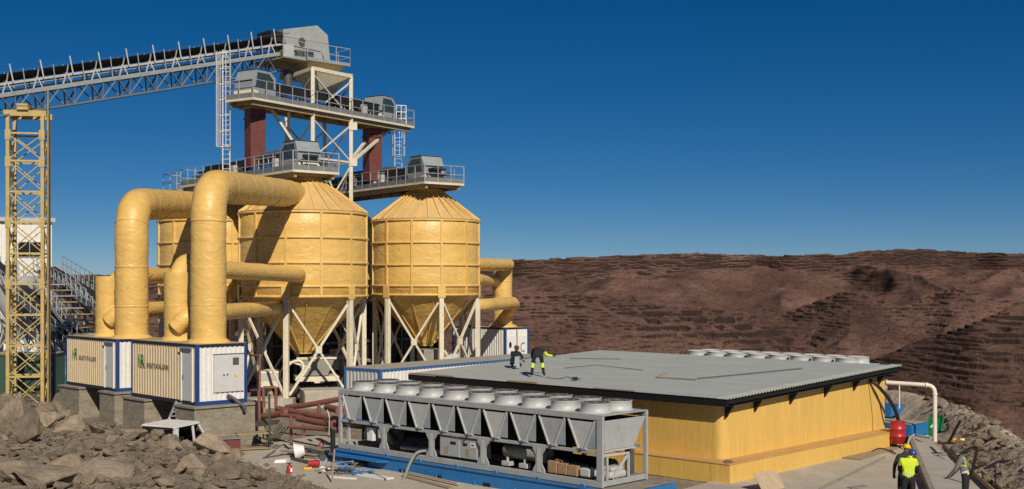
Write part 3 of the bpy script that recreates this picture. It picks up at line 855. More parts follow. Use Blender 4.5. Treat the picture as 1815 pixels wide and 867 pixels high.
def hood(name, parent, x0, x1, w, z0, z1, mats, flip=False):
    """sloping-fronted drive hood; its front end at x0"""
    g = lambda x: x
    s = 1 if x1 > x0 else -1
    L = abs(x1-x0); H = z1-z0
    prof = [(0,.35*H),(0,.62*H),(.16*L,H),(.78*L,H*.985),(L,.80*H),(L,.12*H),(.45*L,.12*H)]
    m = MB(); m.prism([(x0+s*a, -w/2, z0+b) for a, b in prof], (0, w, 0))
    o = m.build(name, mats[0], parent)
    for y in (-w/2-.012, w/2+.002):
        m = MB(); m.prism([(x0+s*.12*L, y, z0+.42*H), (x0+s*.2*L, y, z0+.9*H), (x0+s*.72*L, y, z0+.9*H), (x0+s*.9*L, y, z0+.72*H), (x0+s*.9*L, y, z0+.42*H)], (0, .01, 0)); m.build("side_screen", mats[1], o)
    m = MB(); m.box((min(x0-s*.012,x0), -w/2+.02, z0+.585*H), (max(x0-s*.012,x0), w/2-.02, z0+.635*H)); m.build("front_slot", M['black'], o)
    m = MB(); m.prism([(x0-s*.05, -w/2, z0+.30*H), (x0+s*.25*L, -w/2, z0+.30*H), (x0+s*.22*L, -w/2, z0+.04*H), (x0-s*.12, -w/2, z0+.04*H)], (0, w, 0)); m.build("skirt", M['cream'], o)
    m = MB(); m.box((min(x0+s*.13*L, x0+s*.82*L), -w/2-.04, z1+.002), (max(x0+s*.13*L, x0+s*.82*L), w/2+.04, z1+.035)); m.build("lid", M['dgrey'], o)
    return o

def cross_conveyor(name, lab, base, yaw, L, W, hoods, covers, near, group):
    """belt conveyor on its own platform; local x along it, deck top at z 0; near = sign of y of the side the photo shows"""
    t = thing(name, lab, "conveyor", base, yaw, group)
    r = random.Random(int(L*10))
    m = MB(); m.box((0,-W/2,-.10), (L,W/2,-.002)); m.build("deck", M['tan'], t)
    for y in (-W/2+.25, W/2-.25):
        m = MB(); m.bar((.15,y,-.255), (L-.15,y,-.255), .16, .30); m.build("deck_beam", M['tan'], t)
    m = MB(); x = .5
    while x < L: m.bar((x,-W/2+.36,-.20), (x,W/2-.36,-.20), .10, .18); x += 1.6
    m.build("cross_beam", M['tan'], t)
    for a, b in (((-.03,-W/2-.03),(L+.03,-W/2-.03)), ((-.03,W/2+.03),(L+.03,W/2+.03)), ((-.03,-W/2),(-.03,W/2)), ((L+.03,-W/2),(L+.03,W/2))):
        m = MB(); m.bar((*a,-.06), (*b,-.06), .05, .14); m.build("edge_beam", M['cream'], t)
        m = MB(); m.bar((*a,.16), (*b,.16), .02, .30); m.build("toe_board", M['toe'], t)
        m = MB(); rail_run(m, [(*a,0), (*b,0)], 1.12, 1.15, .034); m.build("handrail", M['galv'], t)
    bw = .95
    m = MB(); m.box((.5,-bw/2,.86), (L-.5,bw/2,1.0)); m.build("belt", M['belt'], t)
    m = MB(); m.box((.5,-bw/2+.06,.40), (L-.5,bw/2-.06,.44)); m.build("return_belt", M['belt'], t)
    for y in (-.62, .62):
        m = MB(); m.bar((.3,y,.62), (L-.3,y,.62), .07, .16); m.build("stringer", M['dgrey'], t)
        m = MB(); m.box((1.9,y-.03 if y<0 else y-.01,.72), (L-1.9,y+.01 if y<0 else y+.03,1.22)); m.build("skirt_board", M['black'], t)
        m = MB(); m.box((2.4,y-.02,.06), (L-2.2,y+.02,.5)); m.build("lower_guard", M['black'], t)
    x = .8
    while x < L-.5:
        m = MB()
        for y in (-.62, .62): m.bar((x,y,0), (x,y,.54), .09, .07)
        m.bar((x,-.62,.30), (x,.62,.30), .06); m.tube([(x,-.5,.35),(x,.5,.35)], .05, 6)
        m.build("idler_frame", M['lgrey'] if r.random() < .3 else M['bgrey'], t); x += .9
    for x0, x1 in hoods: hood("drive_hood", t, x0, x1, 1.55, .05, 1.85, (M['bgrey'], M['teal']))
    for x0, x1 in covers:
        m = MB(); pr = [(.66*math.cos(a), 1.08+.5*math.sin(a)) for a in [math.pi*i/8 for i in range(9)]]
        m.prism([(x0,y,z) for y,z in pr], (x1-x0,0,0)); m.build("belt_cover", M['dgrey'], t)
        m = MB()
        k = x0+.25
        while k < x1: m.bar((k,near*.69,.1), (k,near*.69,1.15), .05); k += .62
        m.bar((x0,near*.69,.75),(x1,near*.69,.75),.05); m.bar((x0,near*.69,1.1),(x1,near*.69,1.1),.05)
        m.build("guard_frame", M['lgrey'], t)
    # motors and boxes beside the belt
    x = 3.2
    while x < L-2.5:
        k = r.random()
        if k < .45:
            m = MB(); m.tube([(x,near*.78,.45),(x+.62,near*.78,.45)], .2, 12); m.build("motor", M['bmotor'], t)
        elif k < .75:
            m = MB(); m.bevel_box((x,near*.78-.14,.3), (x+.42,near*.78+.14,.95), .02); m.build("control_box", M['lgrey'], t)
        else:
            m = MB(); m.tube(bend([(x,near*.8,.05),(x,near*.8,.7),(x+.7,near*.8,.7),(x+.9,near*.6,.4)], .2), .035, 6); m.build("cable", M['rubber'], t)
        x += r.uniform(1.0, 1.7)
    return t

DECK2, DECK1 = 18.12, 13.45
yawA = math.atan2(.77, -.64); yawB = math.atan2(.8, -.6); yaw2 = math.atan2(.841, .541)
convA = cross_conveyor("silo_conveyor", "grey railed conveyor deck above the silo nearest the tall yellow ducts", (-11.4,68.7,DECK1), yawA, 15.2, 3.0,
    [(.75,2.9)], [(3.6,7.6)], 1, "conveyor platforms over the silos")
convB = cross_conveyor("silo_conveyor", "grey railed conveyor deck above the silo with open sky on its outer side", (-4.4,76.7,DECK1), yawB, 16.0, 3.0,
    [(1.2,3.4)], [(6.4,11.5)], 1, "conveyor platforms over the silos")
conv2 = cross_conveyor("cross_conveyor", "high grey cross conveyor deck standing on the two oxide-red chutes", (-16.55,71.75,DECK2), yaw2, 15.8, 2.3,
    [(.35,2.3),(12.5,14.2)], [], -1, "conveyor platforms over the silos")

# small lower rail platform at the far end of the deck over the front silo
t = thing("access_platform", "small railed landing at the far end of the deck by the ducts", "platform", tuple(at(332,338,80.5)), yawA)
m = MB(); m.box((-1.0,-1.2,-.12),(1.2,1.2,0)); m.build("deck", M['tan'], t)
m = MB(); rail_run(m, [(-1,1.2,0),(1.2,1.2,0),(1.2,-1.2,0)], 1.1, 1.1, .04); m.build("handrail", M['galv'], t)
m = MB(); m.bar((-.9,0,-.2),(1.1,0,-.2),.14,.16); m.build("deck_beam", M['tan'], t)

# ------------------------------------------------------------------ red chutes between the decks
for (x, y, ya), lab in (((-15.95,73.35,.62), "oxide-red square chute below the high deck, on the side of the caged white ladder"), ((-9.75,82.5,.62), "oxide-red square chute between the high deck and the outer silo's deck")):
    t = thing("square_chute", lab, "chute", (x, y, DECK1+.6), ya, "oxide-red chutes between the decks")
    h = DECK2-.42-DECK1-.6
    m = MB(); m.bevel_box((-.5,-.5,0), (.5,.5,h), .02); m.build("duct_body", M['red'], t)
    m = MB(); m.box((-.56,-.56,h-.62), (.56,.56,h-.52)); m.build("flange", M['red'], t)
    m = MB(); m.prism([(-.75,-.75,h),(.75,-.75,h),(.75,.75,h),(-.75,.75,h)], (0,0,.30)); m.build("collar", M['tan'], t)

# ------------------------------------------------------------------ caged ladders
cage_ladder("caged_ladder", "tall white caged ladder rising past the oxide-red chute to the conveyors", (-17.65,73.0,DECK1), 7.9, math.atan2(-.3,.95)+.0, M['white'], 1.9, .42, 7.7)
cage_ladder("caged_ladder", "short grey caged ladder hanging under the outer end of the high deck", tuple(at(706,303,83.5)), 2.75, .2, M["galv"], 1.0, .42, 2.7)
t = thing("ladder_gate", "pale ladder gate frame on the outer end of the high conveyor deck", "gate", tuple(at(711,221,83.2)), .3)
m = MB(); rail_run(m, [(-.35,0,0),(.35,0,0)], 1.35, .35, .045, (.33,.66)); m.build("frame", M['white'], t)

# ------------------------------------------------------------------ inclined main conveyor
def main_conveyor():
    SL = .262; B = Vector((-27.4,67.0,17.78)); yaw = math.atan2(.696,.718)
    t = thing("inclined_conveyor", "long grey inclined belt conveyor climbing across the sky to the head house", "conveyor", tuple(B), yaw)
    S0, S1 = -24.0, 16.8
    P = lambda s, y, z: Vector((s, y, z + s*SL))
    for y in (-.8, .8):
        m = MB(); m.bar(P(S0,y,0), P(S1,y,0), .09, .24); m.build("stringer", M['bgrey'], t)
        m = MB(); m.bar(P(S0,y*.72,-1.12), P(S1,y*.72,-1.12), .10, .10); m.build("bottom_chord", M['truss'], t)
        m = MB(); s = S0; k = 0
        while s < S1-.8:
            a, b = (0, -1.1) if k % 2 == 0 else (-1.1, 0)
            ya, yb = (y, y*.72) if k % 2 == 0 else (y*.72, y)
            m.bar(P(s,ya,a), P(s+.85,yb,b), .09, .07)
            if k % 2 == 0: m.bar(P(s+.85,y*.72,-1.1), P(s+.85,y,0), .07, .06)
            s += .85; k += 1
        m.build("web_bracing", M['truss'], t)
        m = MB(); m.bar(P(S0,y*.8,.62), P(S1+.6,y*.8,.62), .06, .13); m.build("idler_rail", M['lgrey'], t)
    m = MB(); s = S0
    while s < S1: m.bar(P(s,-.56,-1.12), P(s+.85,.56,-1.12), .07); s += 1.7
    m.build("floor_bracing", M['dgrey'], t)
    m = MB()
    pr = [(-.78,1.12),(-.34,.80),(.34,.80),(.78,1.12),(.78,1.17),(.30,.98),(-.30,.98),(-.78,1.17)]
    m.prism([P(S0,y,z) for y, z in pr], P(S1+2.2,0,0)-P(S0,0,0)); m.build("belt", M['belt'], t)
    m = MB(); m.prism([P(S0,y,z) for y, z in ((-.52,.20),(.52,.20),(.52,.25),(-.52,.25))], P(S1,0,0)-P(S0,0,0)); m.build("return_belt", M['belt'], t)
    s = S0+.4; k = 0
    while s < S1-.4:
        # idler stand: V of brackets under the belt and two raking guide posts
        m = MB()
        for y in (-1, 1):
            m.bar(P(s-.28,y*.80,.05), P(s,y*.66,.78), .07, .05); m.bar(P(s+.28,y*.80,.05), P(s,y*.66,.78), .07, .05)
            m.bar(P(s,y*.66,.66), P(s,y*.84,1.16), .06, .05)
        m.bar(P(s,-.66,.62), P(s,.66,.62), .07); m.tube([P(s,-.3,.77),P(s,.3,.77)], .06, 6)
        m.build("idler_stand", M['lgrey'], t)
        m = MB(); m.bar(P(s+.30,-.86,.62), P(s+.02,-1.03,1.66), .055, .04); m.build("guide_post", M['white'], t)
        m = MB(); m.bar(P(s+1.0,-.86,-.02), P(s+.78,-.96,1.32), .06, .04); m.build("guide_post", M['galv'], t)
        m = MB(); m.bar(P(s+.5,.9,.7), P(s+.5,1.0,1.35), .05, .04); m.build("guide_post", M['galv'], t)
        s += 1.7; k += 1
    # walkway and handrail on the far side
    m = MB(); m.prism([P(S0,y,z) for y, z in ((.86,-.02),(1.62,-.02),(1.62,.04),(.86,.04))], P(S1,0,0)-P(S0,0,0)); m.build("walkway_grating", M['dgrey'], t)
    m = MB()
    for h in (1.12, .58): m.bar(P(S0,1.62,h), P(S1,1.62,h), .04)
    s = S0
    while s < S1: m.bar(P(s,1.62,0), P(s,1.62,1.14), .05); s += 1.7
    m.build("handrail", M['galv'], t)
    m = MB(); m.bar(P(S0,-.93,1.28), P(S1,-.93,1.28), .022); m.build("pull_cord", M['dgrey'], t)
    # head house
    prof = [(16.45,5.05),(16.3,5.84),(19.0,6.5),(19.85,5.97),(20.1,3.9),(17.4,3.8)]
    m = MB(); m.prism([(x,-.92,z) for x, z in prof], (0,1.84,0)); hd = m.build("head_hood", M['grey'], t)
    m = MB(); m.box((15.4,-.80,5.02),(16.4,.80,5.68)); m.build("hood_mouth", M['black'], hd)
    m = MB(); m.lathe([(.27,0),(.27,.07)], 18)
    m.grid_warp(lambda p: Vector((17.75+p.x, -.925-p.z, 5.22+p.y))); m.build("bearing", M['dgrey'], hd)
    m = MB(); m.bar((16.4,-.94,5.42),(19.9,-.94,5.40),.02,.03); m.build("seam", M['lgrey'], hd)
    m = MB(); m.bar((18.2,-.94,3.95),(18.35,-.94,6.28),.02,.03); m.build("seam", M['lgrey'], hd)
    m = MB(); m.bevel_box((17.0,-1.55,3.95),(18.3,-.98,4.55),.03); m.build("gearbox", M['dgrey'], t)
    m = MB(); m.tube([(15.9,-1.35,4.2),(16.8,-1.35,4.2)],.22,12); m.build("motor", M['tan'], t)
    m = MB(); m.tube(bend([(16.3,-1.6,3.85),(16.3,-1.6,4.7),(18.9,-1.6,4.6),(19.2,-1.5,3.9)],.3),.03,6); m.build("cable", M['rubber'], t)
    # head platform
    D = 3.74
    m = MB(); m.prism([(15.6,-1.95,D),(17.3,-1.95,D),(17.3,-2.25,D),(20.7,-2.25,D),(20.7,1.8,D),(15.6,1.8,D)], (0,0,.09)); m.build("head_deck", M['tan'], t)
    m = MB(); m.prism([(17.5,-2.1,D-.004),(20.6,-2.1,D-.004),(19.6,-1.0,D-.62),(18.0,-1.0,D-.62)], (0,3.2,0)); m.build("discharge_pan", M['tan'], t)
    for a, b in (((15.6,-2.0),(17.3,-2.0)),((17.3,-2.28),(20.73,-2.28)),((20.73,-2.28),(20.73,1.83)),((15.6,1.83),(20.73,1.83))):
        m = MB(); m.bar((*a,D+.14),(*b,D+.14),.025,.22); m.build("toe_board", M['bgrey'], t)
        m = MB(); rail_run(m, [(*a,D+.06),(*b,D+.06)], 1.15, 1.25, .035); m.build("handrail", M['galv'], t)
    m = MB(); m.bevel_box((15.65,-2.03,D+.1),(16.4,-1.98,D+.9),.01); m.build("guard_panel", M['lgrey'], t)
    m = MB(); m.tube(bend([(20.6,1.2,D+.1),(20.6,1.2,D+1.9),(20.0,1.0,D+2.1)],.4),.03,6); m.build("davit", M['white'], t)
    return t
main_conveyor()

# transfer hopper below the head
t = thing("transfer_hopper", "tan funnel hopper hanging below the conveyor head house", "hopper", (-12.75,79.35,18.9), .75)
m = MB(); 
top = [(-1.5,-1.5,2.05),(1.5,-1.5,2.05),(1.5,1.5,2.05),(-1.5,1.5,2.05)]; bot = [(-.4,-.4,.55),(.4,-.4,.55),(.4,.4,.55),(-.4,.4,.55)]
m.add(top+bot, [(0,1,5,4),(1,2,6,5),(2,3,7,6),(3,0,4,7),(3,2,1,0)]); m.build("funnel", M['cream'], t)
m = MB(); m.box((-.42,-.42,.32),(.42,.42,.55)); m.build("outlet", M['tan'], t)
m = MB(); m.tube(bend([(-2.3,.6,2.1),(-2.3,.6,.6),(-2.1,.4,.1)],.5),.3,10); m.build("dust_pipe", M['dgrey'], t)

# ------------------------------------------------------------------ white steel support tower among the silos
def support_tower():
    t = thing("support_tower", "tall cream steel support tower standing between the silos", "tower", (-12.8,76.0,0), 0)
    A = Vector((-12.8,76,0)); B = Vector((-10.75,79,0)); C = Vector((-15.1,79.3,0)); Dd = Vector((-13.05,82.3,0)); top = 20.72
    pts = (A, B, C, Dd); up = Vector((0,0,1)); mats = M['cream']
    for p in pts:
        m = MB(); m.bar(p, p+up*top, .23, .23); m.build("post", mats, t, world=True)
    for a, b in ((A,B),(B,Dd),(Dd,C),(C,A)):
        m = MB(); m.bar(a+up*(top+.02), b+up*(top+.02), .2, .24); m.build("top_beam", mats, t, world=True)
        for z in (15.0, 8.0):
            m = MB(); m.bar(a+up*z, b+up*z, .10, .12); m.build("cross_beam", mats, t, world=True)
        for z0, z1 in ((17.9,20.4),(15.0,17.5),(10.4,14.8),(3,7.8)):
            m = MB(); m.bar(a+up*z0, b+up*z1, .085, .07); m.bar(b+up*z0, a+up*z1, .085, .07)
            m.build("bracing", mats, t, world=True)
    # raking struts up to the high deck
    nB = B+up*15.0
    for q, p in (((-8.65,83.9,17.85), nB), ((-9.75,84.0,17.85), nB+Vector((-.2,.3,0))), ((-14.2,75.2,17.85), C+up*14.6), ((-15.1,74.0,17.85), A+up*14.0)):
        m = MB(); m.bar(q, p, .17, .17); m.build("strut", mats, t, world=True)
    for z in (15.0, 17.4):
        m = MB(); m.bar(B+up*(z-.25)+Vector((.14,-.14,0)), B+up*(z+.25)+Vector((.14,-.14,0)), .05, .55); m.build("gusset", mats, t, world=True)
    m = MB(); m.bar(nB, nB+Vector((-2.6,-3.3,-.1)), .1, .12); m.build("tie", mats, t, world=True)
support_tower()

# ------------------------------------------------------------------ yellow lattice tower under the inclined conveyor
def lattice_tower():
    P0 = Vector((-27.25,66.6,0)); yaw = .16; H = 16.25
    t = thing("lattice_tower", "yellow lattice steel tower carrying the inclined conveyor", "tower", tuple(P0), yaw)
    hw, hd = .92, .75
    cs = [(-hw,-hd),(hw,-hd),(hw,hd),(-hw,hd)]
    for x, y in cs:
        m = MB(); m.bar((x,y,0),(x,y,H),.21,.18); m.build("leg", M['tower'], t)
    lv = [0,1.72,3.44,5.16,6.88,8.6,10.32,12.04,13.76,15.3]
    for (a, b) in ((0,1),(1,2),(2,3),(3,0)):
        m = MB()
        for z in lv[1:]: m.bar((*cs[a],z),(*cs[b],z),.09,.1)
        m.build("horizontal", M['tower'], t)
        m = MB()
        for z, z2 in zip(lv, lv[1:]):
            m.bar((*cs[a],z+.05),(*cs[b],z2-.05),.075,.05); m.bar((*cs[b],z+.05),(*cs[a],z2-.05),.075,.05)
        m.build("bracing", M['tower'], t)
    for z in (13.7, 15.2, 10.3, 6.9):
        for x in (-hw, hw):
            m = MB(); m.box((x-.17 if x>0 else x-.13,-hd-.135,z-.28),(x+.13 if x>0 else x+.17,-hd-.105,z+.28)); m.build("gusset", M['tower'], t)
    m = MB(); m.bar((-hw-.2,-hd,H+.16),(hw+.2,-hd,H+.16),.2,.32); m.build("top_beam", M['tower'], t)
    m = MB(); m.bar((-hw-.2,hd,H+.16),(hw+.2,hd,H+.16),.2,.32); m.build("top_beam", M['tower'], t)
    m = MB(); m.bar((-.1,-hd,H+.33),(-.1,-hd,H+.55),.5,.6); m.bar((-.1,hd,H+.33),(-.1,hd,H+.55),.5,.6); m.bar((-.1,-hd-.3,H+.6),(-.1,hd+.3,H+.6),.6,.12); m.build("saddle", M['tower'], t)
    m = MB(); m.tube([(hw+.28,-hd,0.),(hw+.28,-hd,H+1.5)],.05,6); m.build("conduit", M['tan'], t)
lattice_tower()

# ------------------------------------------------------------------ silos
def silo(loc, r, lab, phase, detail=True):
    t = thing("silo", lab, "silo", loc, 0, "yellow foam-coated silos")
    z0, z1, z2 = 6.12, 11.05, 13.02
    S = 48
    m = MB(); m.lathe([(r-.16,z0-.02),(r,z0),(r,z0+1),(r,z0+2),(r,z0+3),(r,z0+4),(r,z1),(r-.05,z1+.04)], S); m.build("shell", M['foam'], t)
    m = MB(); m.lathe([(r+.02,z1+.045),(r*.75,z1+.045+(z2-z1)*.335),(r*.5,z1+.045+(z2-z1)*.68),(1.12,z2)], S); rc = m.build("roof_cone", M['foam_roof'], t)
    for k in range(28):
        a = 2*math.pi*(k+.5)/28
        m = MB(); m.bar(((r+.01)*math.cos(a),(r+.01)*math.sin(a),z1+.09),(1.14*math.cos(a),1.14*math.sin(a),z2+.03),.045,.075); m.build("seam_rib", M['foam_rib'], rc)
    m = MB(); m.lathe([(1.18,z2-.1),(1.2,z2+.18),(.98,z2+.2),(.95,z2+.4)], 24); m.build("neck", M['foam'], t)
    for z in (z0+.06, z0+.64, z0+1.98, z0+3.42, z1-.06):
        m = MB(); m.lathe([(r-.02,z-.075),(r+.075,z-.06),(r+.085,z),(r+.075,z+.06),(r-.02,z+.075)], S); m.build("hoop", M['foam_rib'], t)
    for k in range(12):
        a = phase + math.pi*2*k/12 ; c, s = math.cos(a), math.sin(a)
        m = MB(); m.bar(((r+.03)*c,(r+.03)*s,z0+.03),((r+.03)*c,(r+.03)*s,z1-.02),.13,.10,up=(c,s,0)); m.build("rib", M['foam_rib'], t)
    m = MB(); m.lathe([(.48,2.75),(.52,2.9),(r*.35,3.75),(r*.68,5.02),(r-.2,z0-.005)], S); hc = m.build("hopper_cone", M['foam'], t)
    for k in range(14):
        a = 2*math.pi*k/14; c, s = math.cos(a), math.sin(a)
        m = MB(); m.bar((.62*c,.62*s,2.95),((r-.5)*c,(r-.5)*s,z0-.35),.06,.10,up=(c,s,0)); m.build("stiffener", M['foam_rib'], hc)
    rp = r-.06; posts = []
    for k in range(6):
        a = phase + math.pi*2*k/6; c, s = math.cos(a), math.sin(a); posts.append((c*rp, s*rp))
        m = MB(); m.bar((c*rp,s*rp,.45),(c*rp,s*rp,z0-.1),.29,.26,up=(c,s,0)); 
        m.bar((c*(rp+.14),s*(rp+.14),.46),(c*(rp+.14),s*(rp+.14),z0-.3),.10,.03,up=(c,s,0)); p = m.build("leg", M['cream'], t)
        m = MB(); m.bar((c*(rp+.14),s*(rp+.14),z0-.12),(c*(rp+.14),s*(rp+.14),z0+.62),.5,.06,up=(c,s,0)); m.build("bracket", M['foam_rib'], p)
        m = MB(); m.box((c*rp-.45,s*rp-.45,-.3),(c*rp+.45,s*rp+.45,.46)); m.build("footing", M['conc2'], t)
    for k in range(6):
        a, b = Vector((*posts[k],0)), Vector((*posts[(k+1)%6],0)); u = (b-a).normalized()*.18
        up = Vector((0,0,1)); hi, lo = z0-.45, .62
        m = MB(); m.bar(a+u+up*hi,b-u+up*lo,.115,.115); m.build("brace", M['cream'], t)
        m = MB(); mid = (a+b)/2+up*(hi+lo)/2
        m.bar(b-u+up*hi,mid+(b-a)*.035+up*.22,.13,.13); m.bar(mid-(b-a)*.035-up*.22,a+u+up*lo,.13,.13)
        m.build("brace", M['cream'], t)
        n = Vector((mid.x,mid.y,0)).normalized()
        m = MB(); m.bar(mid-n*.09-up*.0,mid+n*.10,.36,.42); m.build("gusset", M['cream'], t)
    return t
PH = R(-90+5)+R(-10)*0 
S1 = silo((-12.4,70.3,0), 3.78, "biggest yellow silo, partly behind the tall ducts", R(-80+5)-R(20))
S2 = silo((-5.75,79.0,0), 3.60, "yellow silo nearest the hills, with open sky on one side", R(-86+16)-R(0))
S3 = silo((-19.9,79.4,0), 3.75, "shaded yellow silo seen only between the two tall ducts", R(-60))
S4 = silo((-13.4,88.6,0), 3.60, "yellow silo hidden at the back, in the gap between two others", R(-75))

# ------------------------------------------------------------------ foam-coated ducts
def lumpy(pts, r, seed, step=.35, amp=.03):
    pts = resample(pts, step); rs = np.random.RandomState(seed)
    rr = [r*(1+amp*(rs.rand()-.5)*2) for _ in pts]
    return pts, rr
def duct(name, lab, base, runs, group=None, collars=()):
    t = thing(name, lab, "duct", base, 0, group)
    for i, (nm, pts, r) in enumerate(runs):
        p, rr = lumpy(pts, r, i+int(abs(base[0])*10), .4, .018)
        m = MB(); m.tube(p, rr, 28); o = m.build(nm, M['foam'], t, world=True)
        # overlapping seams of the coating
        rs = random.Random(i+3)
        L = 0
        for a, b in zip(p, p[1:]):
            L += (b-a).length
            if L > 1.35*(r/.75)**.3 + rs.random()*.9 and (b-a).length > .05:
                L = 0; d = (b-a).normalized(); m = MB(); m.tube([a-d*.055, a-d*.03, a+d*.03, a+d*.055], [r*1.0, r*1.016, r*1.016, r*1.0], 28, cap=False); m.build("seam", M['foam'], o, world=True)
    for c, r in collars:
        m = MB(); m.lathe([(r*1.25,0),(r*1.2,.06),(r*1.04,.16),(r*.9,.2)], 28, c); m.build("base_skirt", M['foam'], t, world=True)
    return t
duct("tall_duct", "tallest yellow duct, bending over from the front container to the biggest silo", (-13.23,51.5,4.37),
     [("pipe", bend([(-13.23,51.5,4.4),(-13.23,51.5,11.2),(-12.75,66.6,12.0),(-12.6,68.6,12.05)], 1.55, 10), .76)], "tall yellow ducts on the containers", [((-13.23,51.5,4.37),.76)])
duct("tall_duct", "shorter tall yellow duct on the container nearer the lattice tower", (-19.25,59.8,4.17),
     [("pipe", bend([(-19.25,59.8,4.2),(-19.25,59.8,10.95),(-19.6,75.4,11.9),(-19.8,77.0,11.95)], 1.6, 10), .82)], "tall yellow ducts on the containers", [((-19.25,59.8,4.17),.82)])
duct("short_duct", "short fat yellow duct half behind the tallest duct, with two side pipes", (-15.15,53.6,4.37),
     [("pipe", [(-15.15,53.6,4.4),(-15.15,53.6,7.45)], .62),
      ("side_pipe", bend([(-15.15,53.6,7.2),(-15.0,54.1,7.95),(-14.2,55.4,7.62),(-11.85,64.6,7.42),(-12.0,66.4,7.40),(-12.2,67.4,7.3)], .75, 6), .43),
      ("side_pipe", bend([(-15.1,53.0,4.95),(-14.55,53.0,5.5),(-13.9,56.6,5.55),(-13.3,66.0,5.55),(-13.2,68.4,5.4)], .7, 6), .40)], "short yellow ducts with side pipes", [((-15.15,53.6,4.37),.62)])
duct("short_duct", "short fat yellow duct at the edge of the container nearer the lattice tower", (-21.1,61.7,4.17),
     [("pipe", [(-21.1,61.7,4.2),(-21.1,61.7,7.3)], .62),
      ("side_pipe", bend([(-20.9,62.1,6.9),(-20.3,62.8,7.85),(-19.9,64.2,7.35),(-19.2,72.4,7.3),(-19.3,75.8,7.3)], .75, 6), .44),
      ("side_pipe", bend([(-20.9,61.2,4.95),(-20.35,61.2,5.45),(-19.8,63.4,5.5),(-19.2,73.6,5.5),(-19.4,77.6,5.4)], .7, 6), .42)], "short yellow ducts with side pipes", [((-21.1,61.7,4.17),.62)])
duct("short_duct", "yellow pipe cluster rising from the white container behind the outer silo", (-.72,89.9,3.6),
     [("pipe", [(-.72,89.9,3.6),(-.72,89.9,5.2),(-.72,89.9,8.2)], [.98,.74,.72] and .74),
      ("side_pipe", bend([(-.75,89.9,7.4),(-.4,89.6,8.35),(-.25,89.0,8.3),(-2.6,81.2,8.2),(-3.2,80.2,8.2)], .6, 6), .45),
      ("side_pipe", bend([(-.9,89.8,5.6),(-1.15,89.4,7.0),(-1.5,88.6,7.15),(-2.5,81.0,7.15),(-3.4,80.0,7.1)], .9, 6), .42),
      ("side_pipe", bend([(-.72,89.9,4.4),(.15,88.9,5.2),(.1,88.0,5.45),(-2.0,81.2,5.4),(-3.2,80.0,5.4)], .7, 6), .45)], "short yellow ducts with side pipes", [((-.72,89.9,3.6),.9)])
# ------------------------------------------------------------------ containers
def container(name, lab, corner, yaw, L, z0, colours, side='x', group=None, roof=None, detail=None, H=2.59, W=2.44):
    """corner = nearest bottom corner; local x along the end (W), local y along the length (L)"""
    t = thing(name, lab, "container", (corner[0], corner[1], z0), yaw, group)
    end_m, side_m, frame = colours
    for x in (0, W-.15):
        for y in (0, L-.15):
            m = MB(); m.bevel_box((x,y,0),(x+.15,y+.15,H),.012); m.build("corner_post", frame, t)
    for z, h in ((.004,.16),(H-.13,.126)):
        for k, (lo, hi) in enumerate((((.152,.006,z),(W-.152,.13,z+h)),((.152,L-.13,z),(W-.152,L-.006,z+h)),((.006,.152,z),(.13,L-.152,z+h)),((W-.13,.152,z),(W-.006,L-.152,z+h)))):
            m = MB(); m.box(lo, hi); m.build("bottom_rail" if z < 1 else "top_rail", M['navyrail'] if frame is M['blue'] and (k > 1 or z > 1) else frame, t)
    zz, hh = .165, H-.30
    m = MB(); m.corr((.152,.018,zz),(1,0,0),(0,0,1),(0,-1,0),W-.304,hh,.24,.04); m.build("end_panel", end_m, t)
    m = MB(); m.corr((.152,L-.018,zz),(1,0,0),(0,0,1),(0,1,0),W-.304,hh,.24,.04); m.build("end_panel", end_m, t)
    m = MB(); m.corr((.018,.152,zz),(0,1,0),(0,0,1),(-1,0,0),L-.304,hh,.25,.04); m.build("side_panel", side_m, t)
    m = MB(); m.corr((W-.018,.152,zz),(0,1,0),(0,0,1),(1,0,0),L-.304,hh,.25,.04); m.build("side_panel", side_m, t)
    m = MB(); m.box((.03,.03,H-.045),(W-.03,L-.03,H+.012)); m.build("roof", roof or M['roofy'], t)
    m = MB(); m.box((.13,.13,.02),(W-.13,L-.13,.10)); m.build("floor", M['dgrey'], t)
    return t

def logo(t, y0, z0, s=1.0):
    """NR emblem and the line of small lettering beside it, on the long side (local x = 0)"""
    ux, uz = (0,-1,0), (0,0,1); x = -.004
    put_text("N", .80*s, (x, y0, z0), ux, uz, M['lblue'], t, "logo_letter", .006, .62)
    put_text("R", .80*s, (x-.012, y0-.26*s, z0), ux, uz, M['lgreen'], t, "logo_letter", .006, .80)
    h = .52*s
    P = lambda a, b: (x-.021, y0-a*s, z0+b*s)
    m = MB(); m.prism([P(.11,.52),P(.16,.52),P(.36,.0),P(.31,.0)], (-.006,0,0)); m.build("logo_stroke", M['llime'], t)
    m = MB(); m.prism([(x-.024, y0-(.48+.06*math.cos(a))*s, z0+(.37+.065*math.sin(a))*s) for a in [2*math.pi*i/14 for i in range(14)]], (-.006,0,0)); m.build("logo_dot", M['llime'], t)
    m = MB(); m.prism([P(.60,.20),P(.66,.20),P(.70,.03),P(.64,.03)], (-.006,0,0)); m.build("logo_stroke", M['llime'], t)
    put_text("INDUSTRIE TECHNIK"[:0] + "IIFLISTE STALLIDIK", .27*s, (x, y0-.82*s, z0+.0), ux, uz, M['lettr'], t, "lettering", .005, .95)

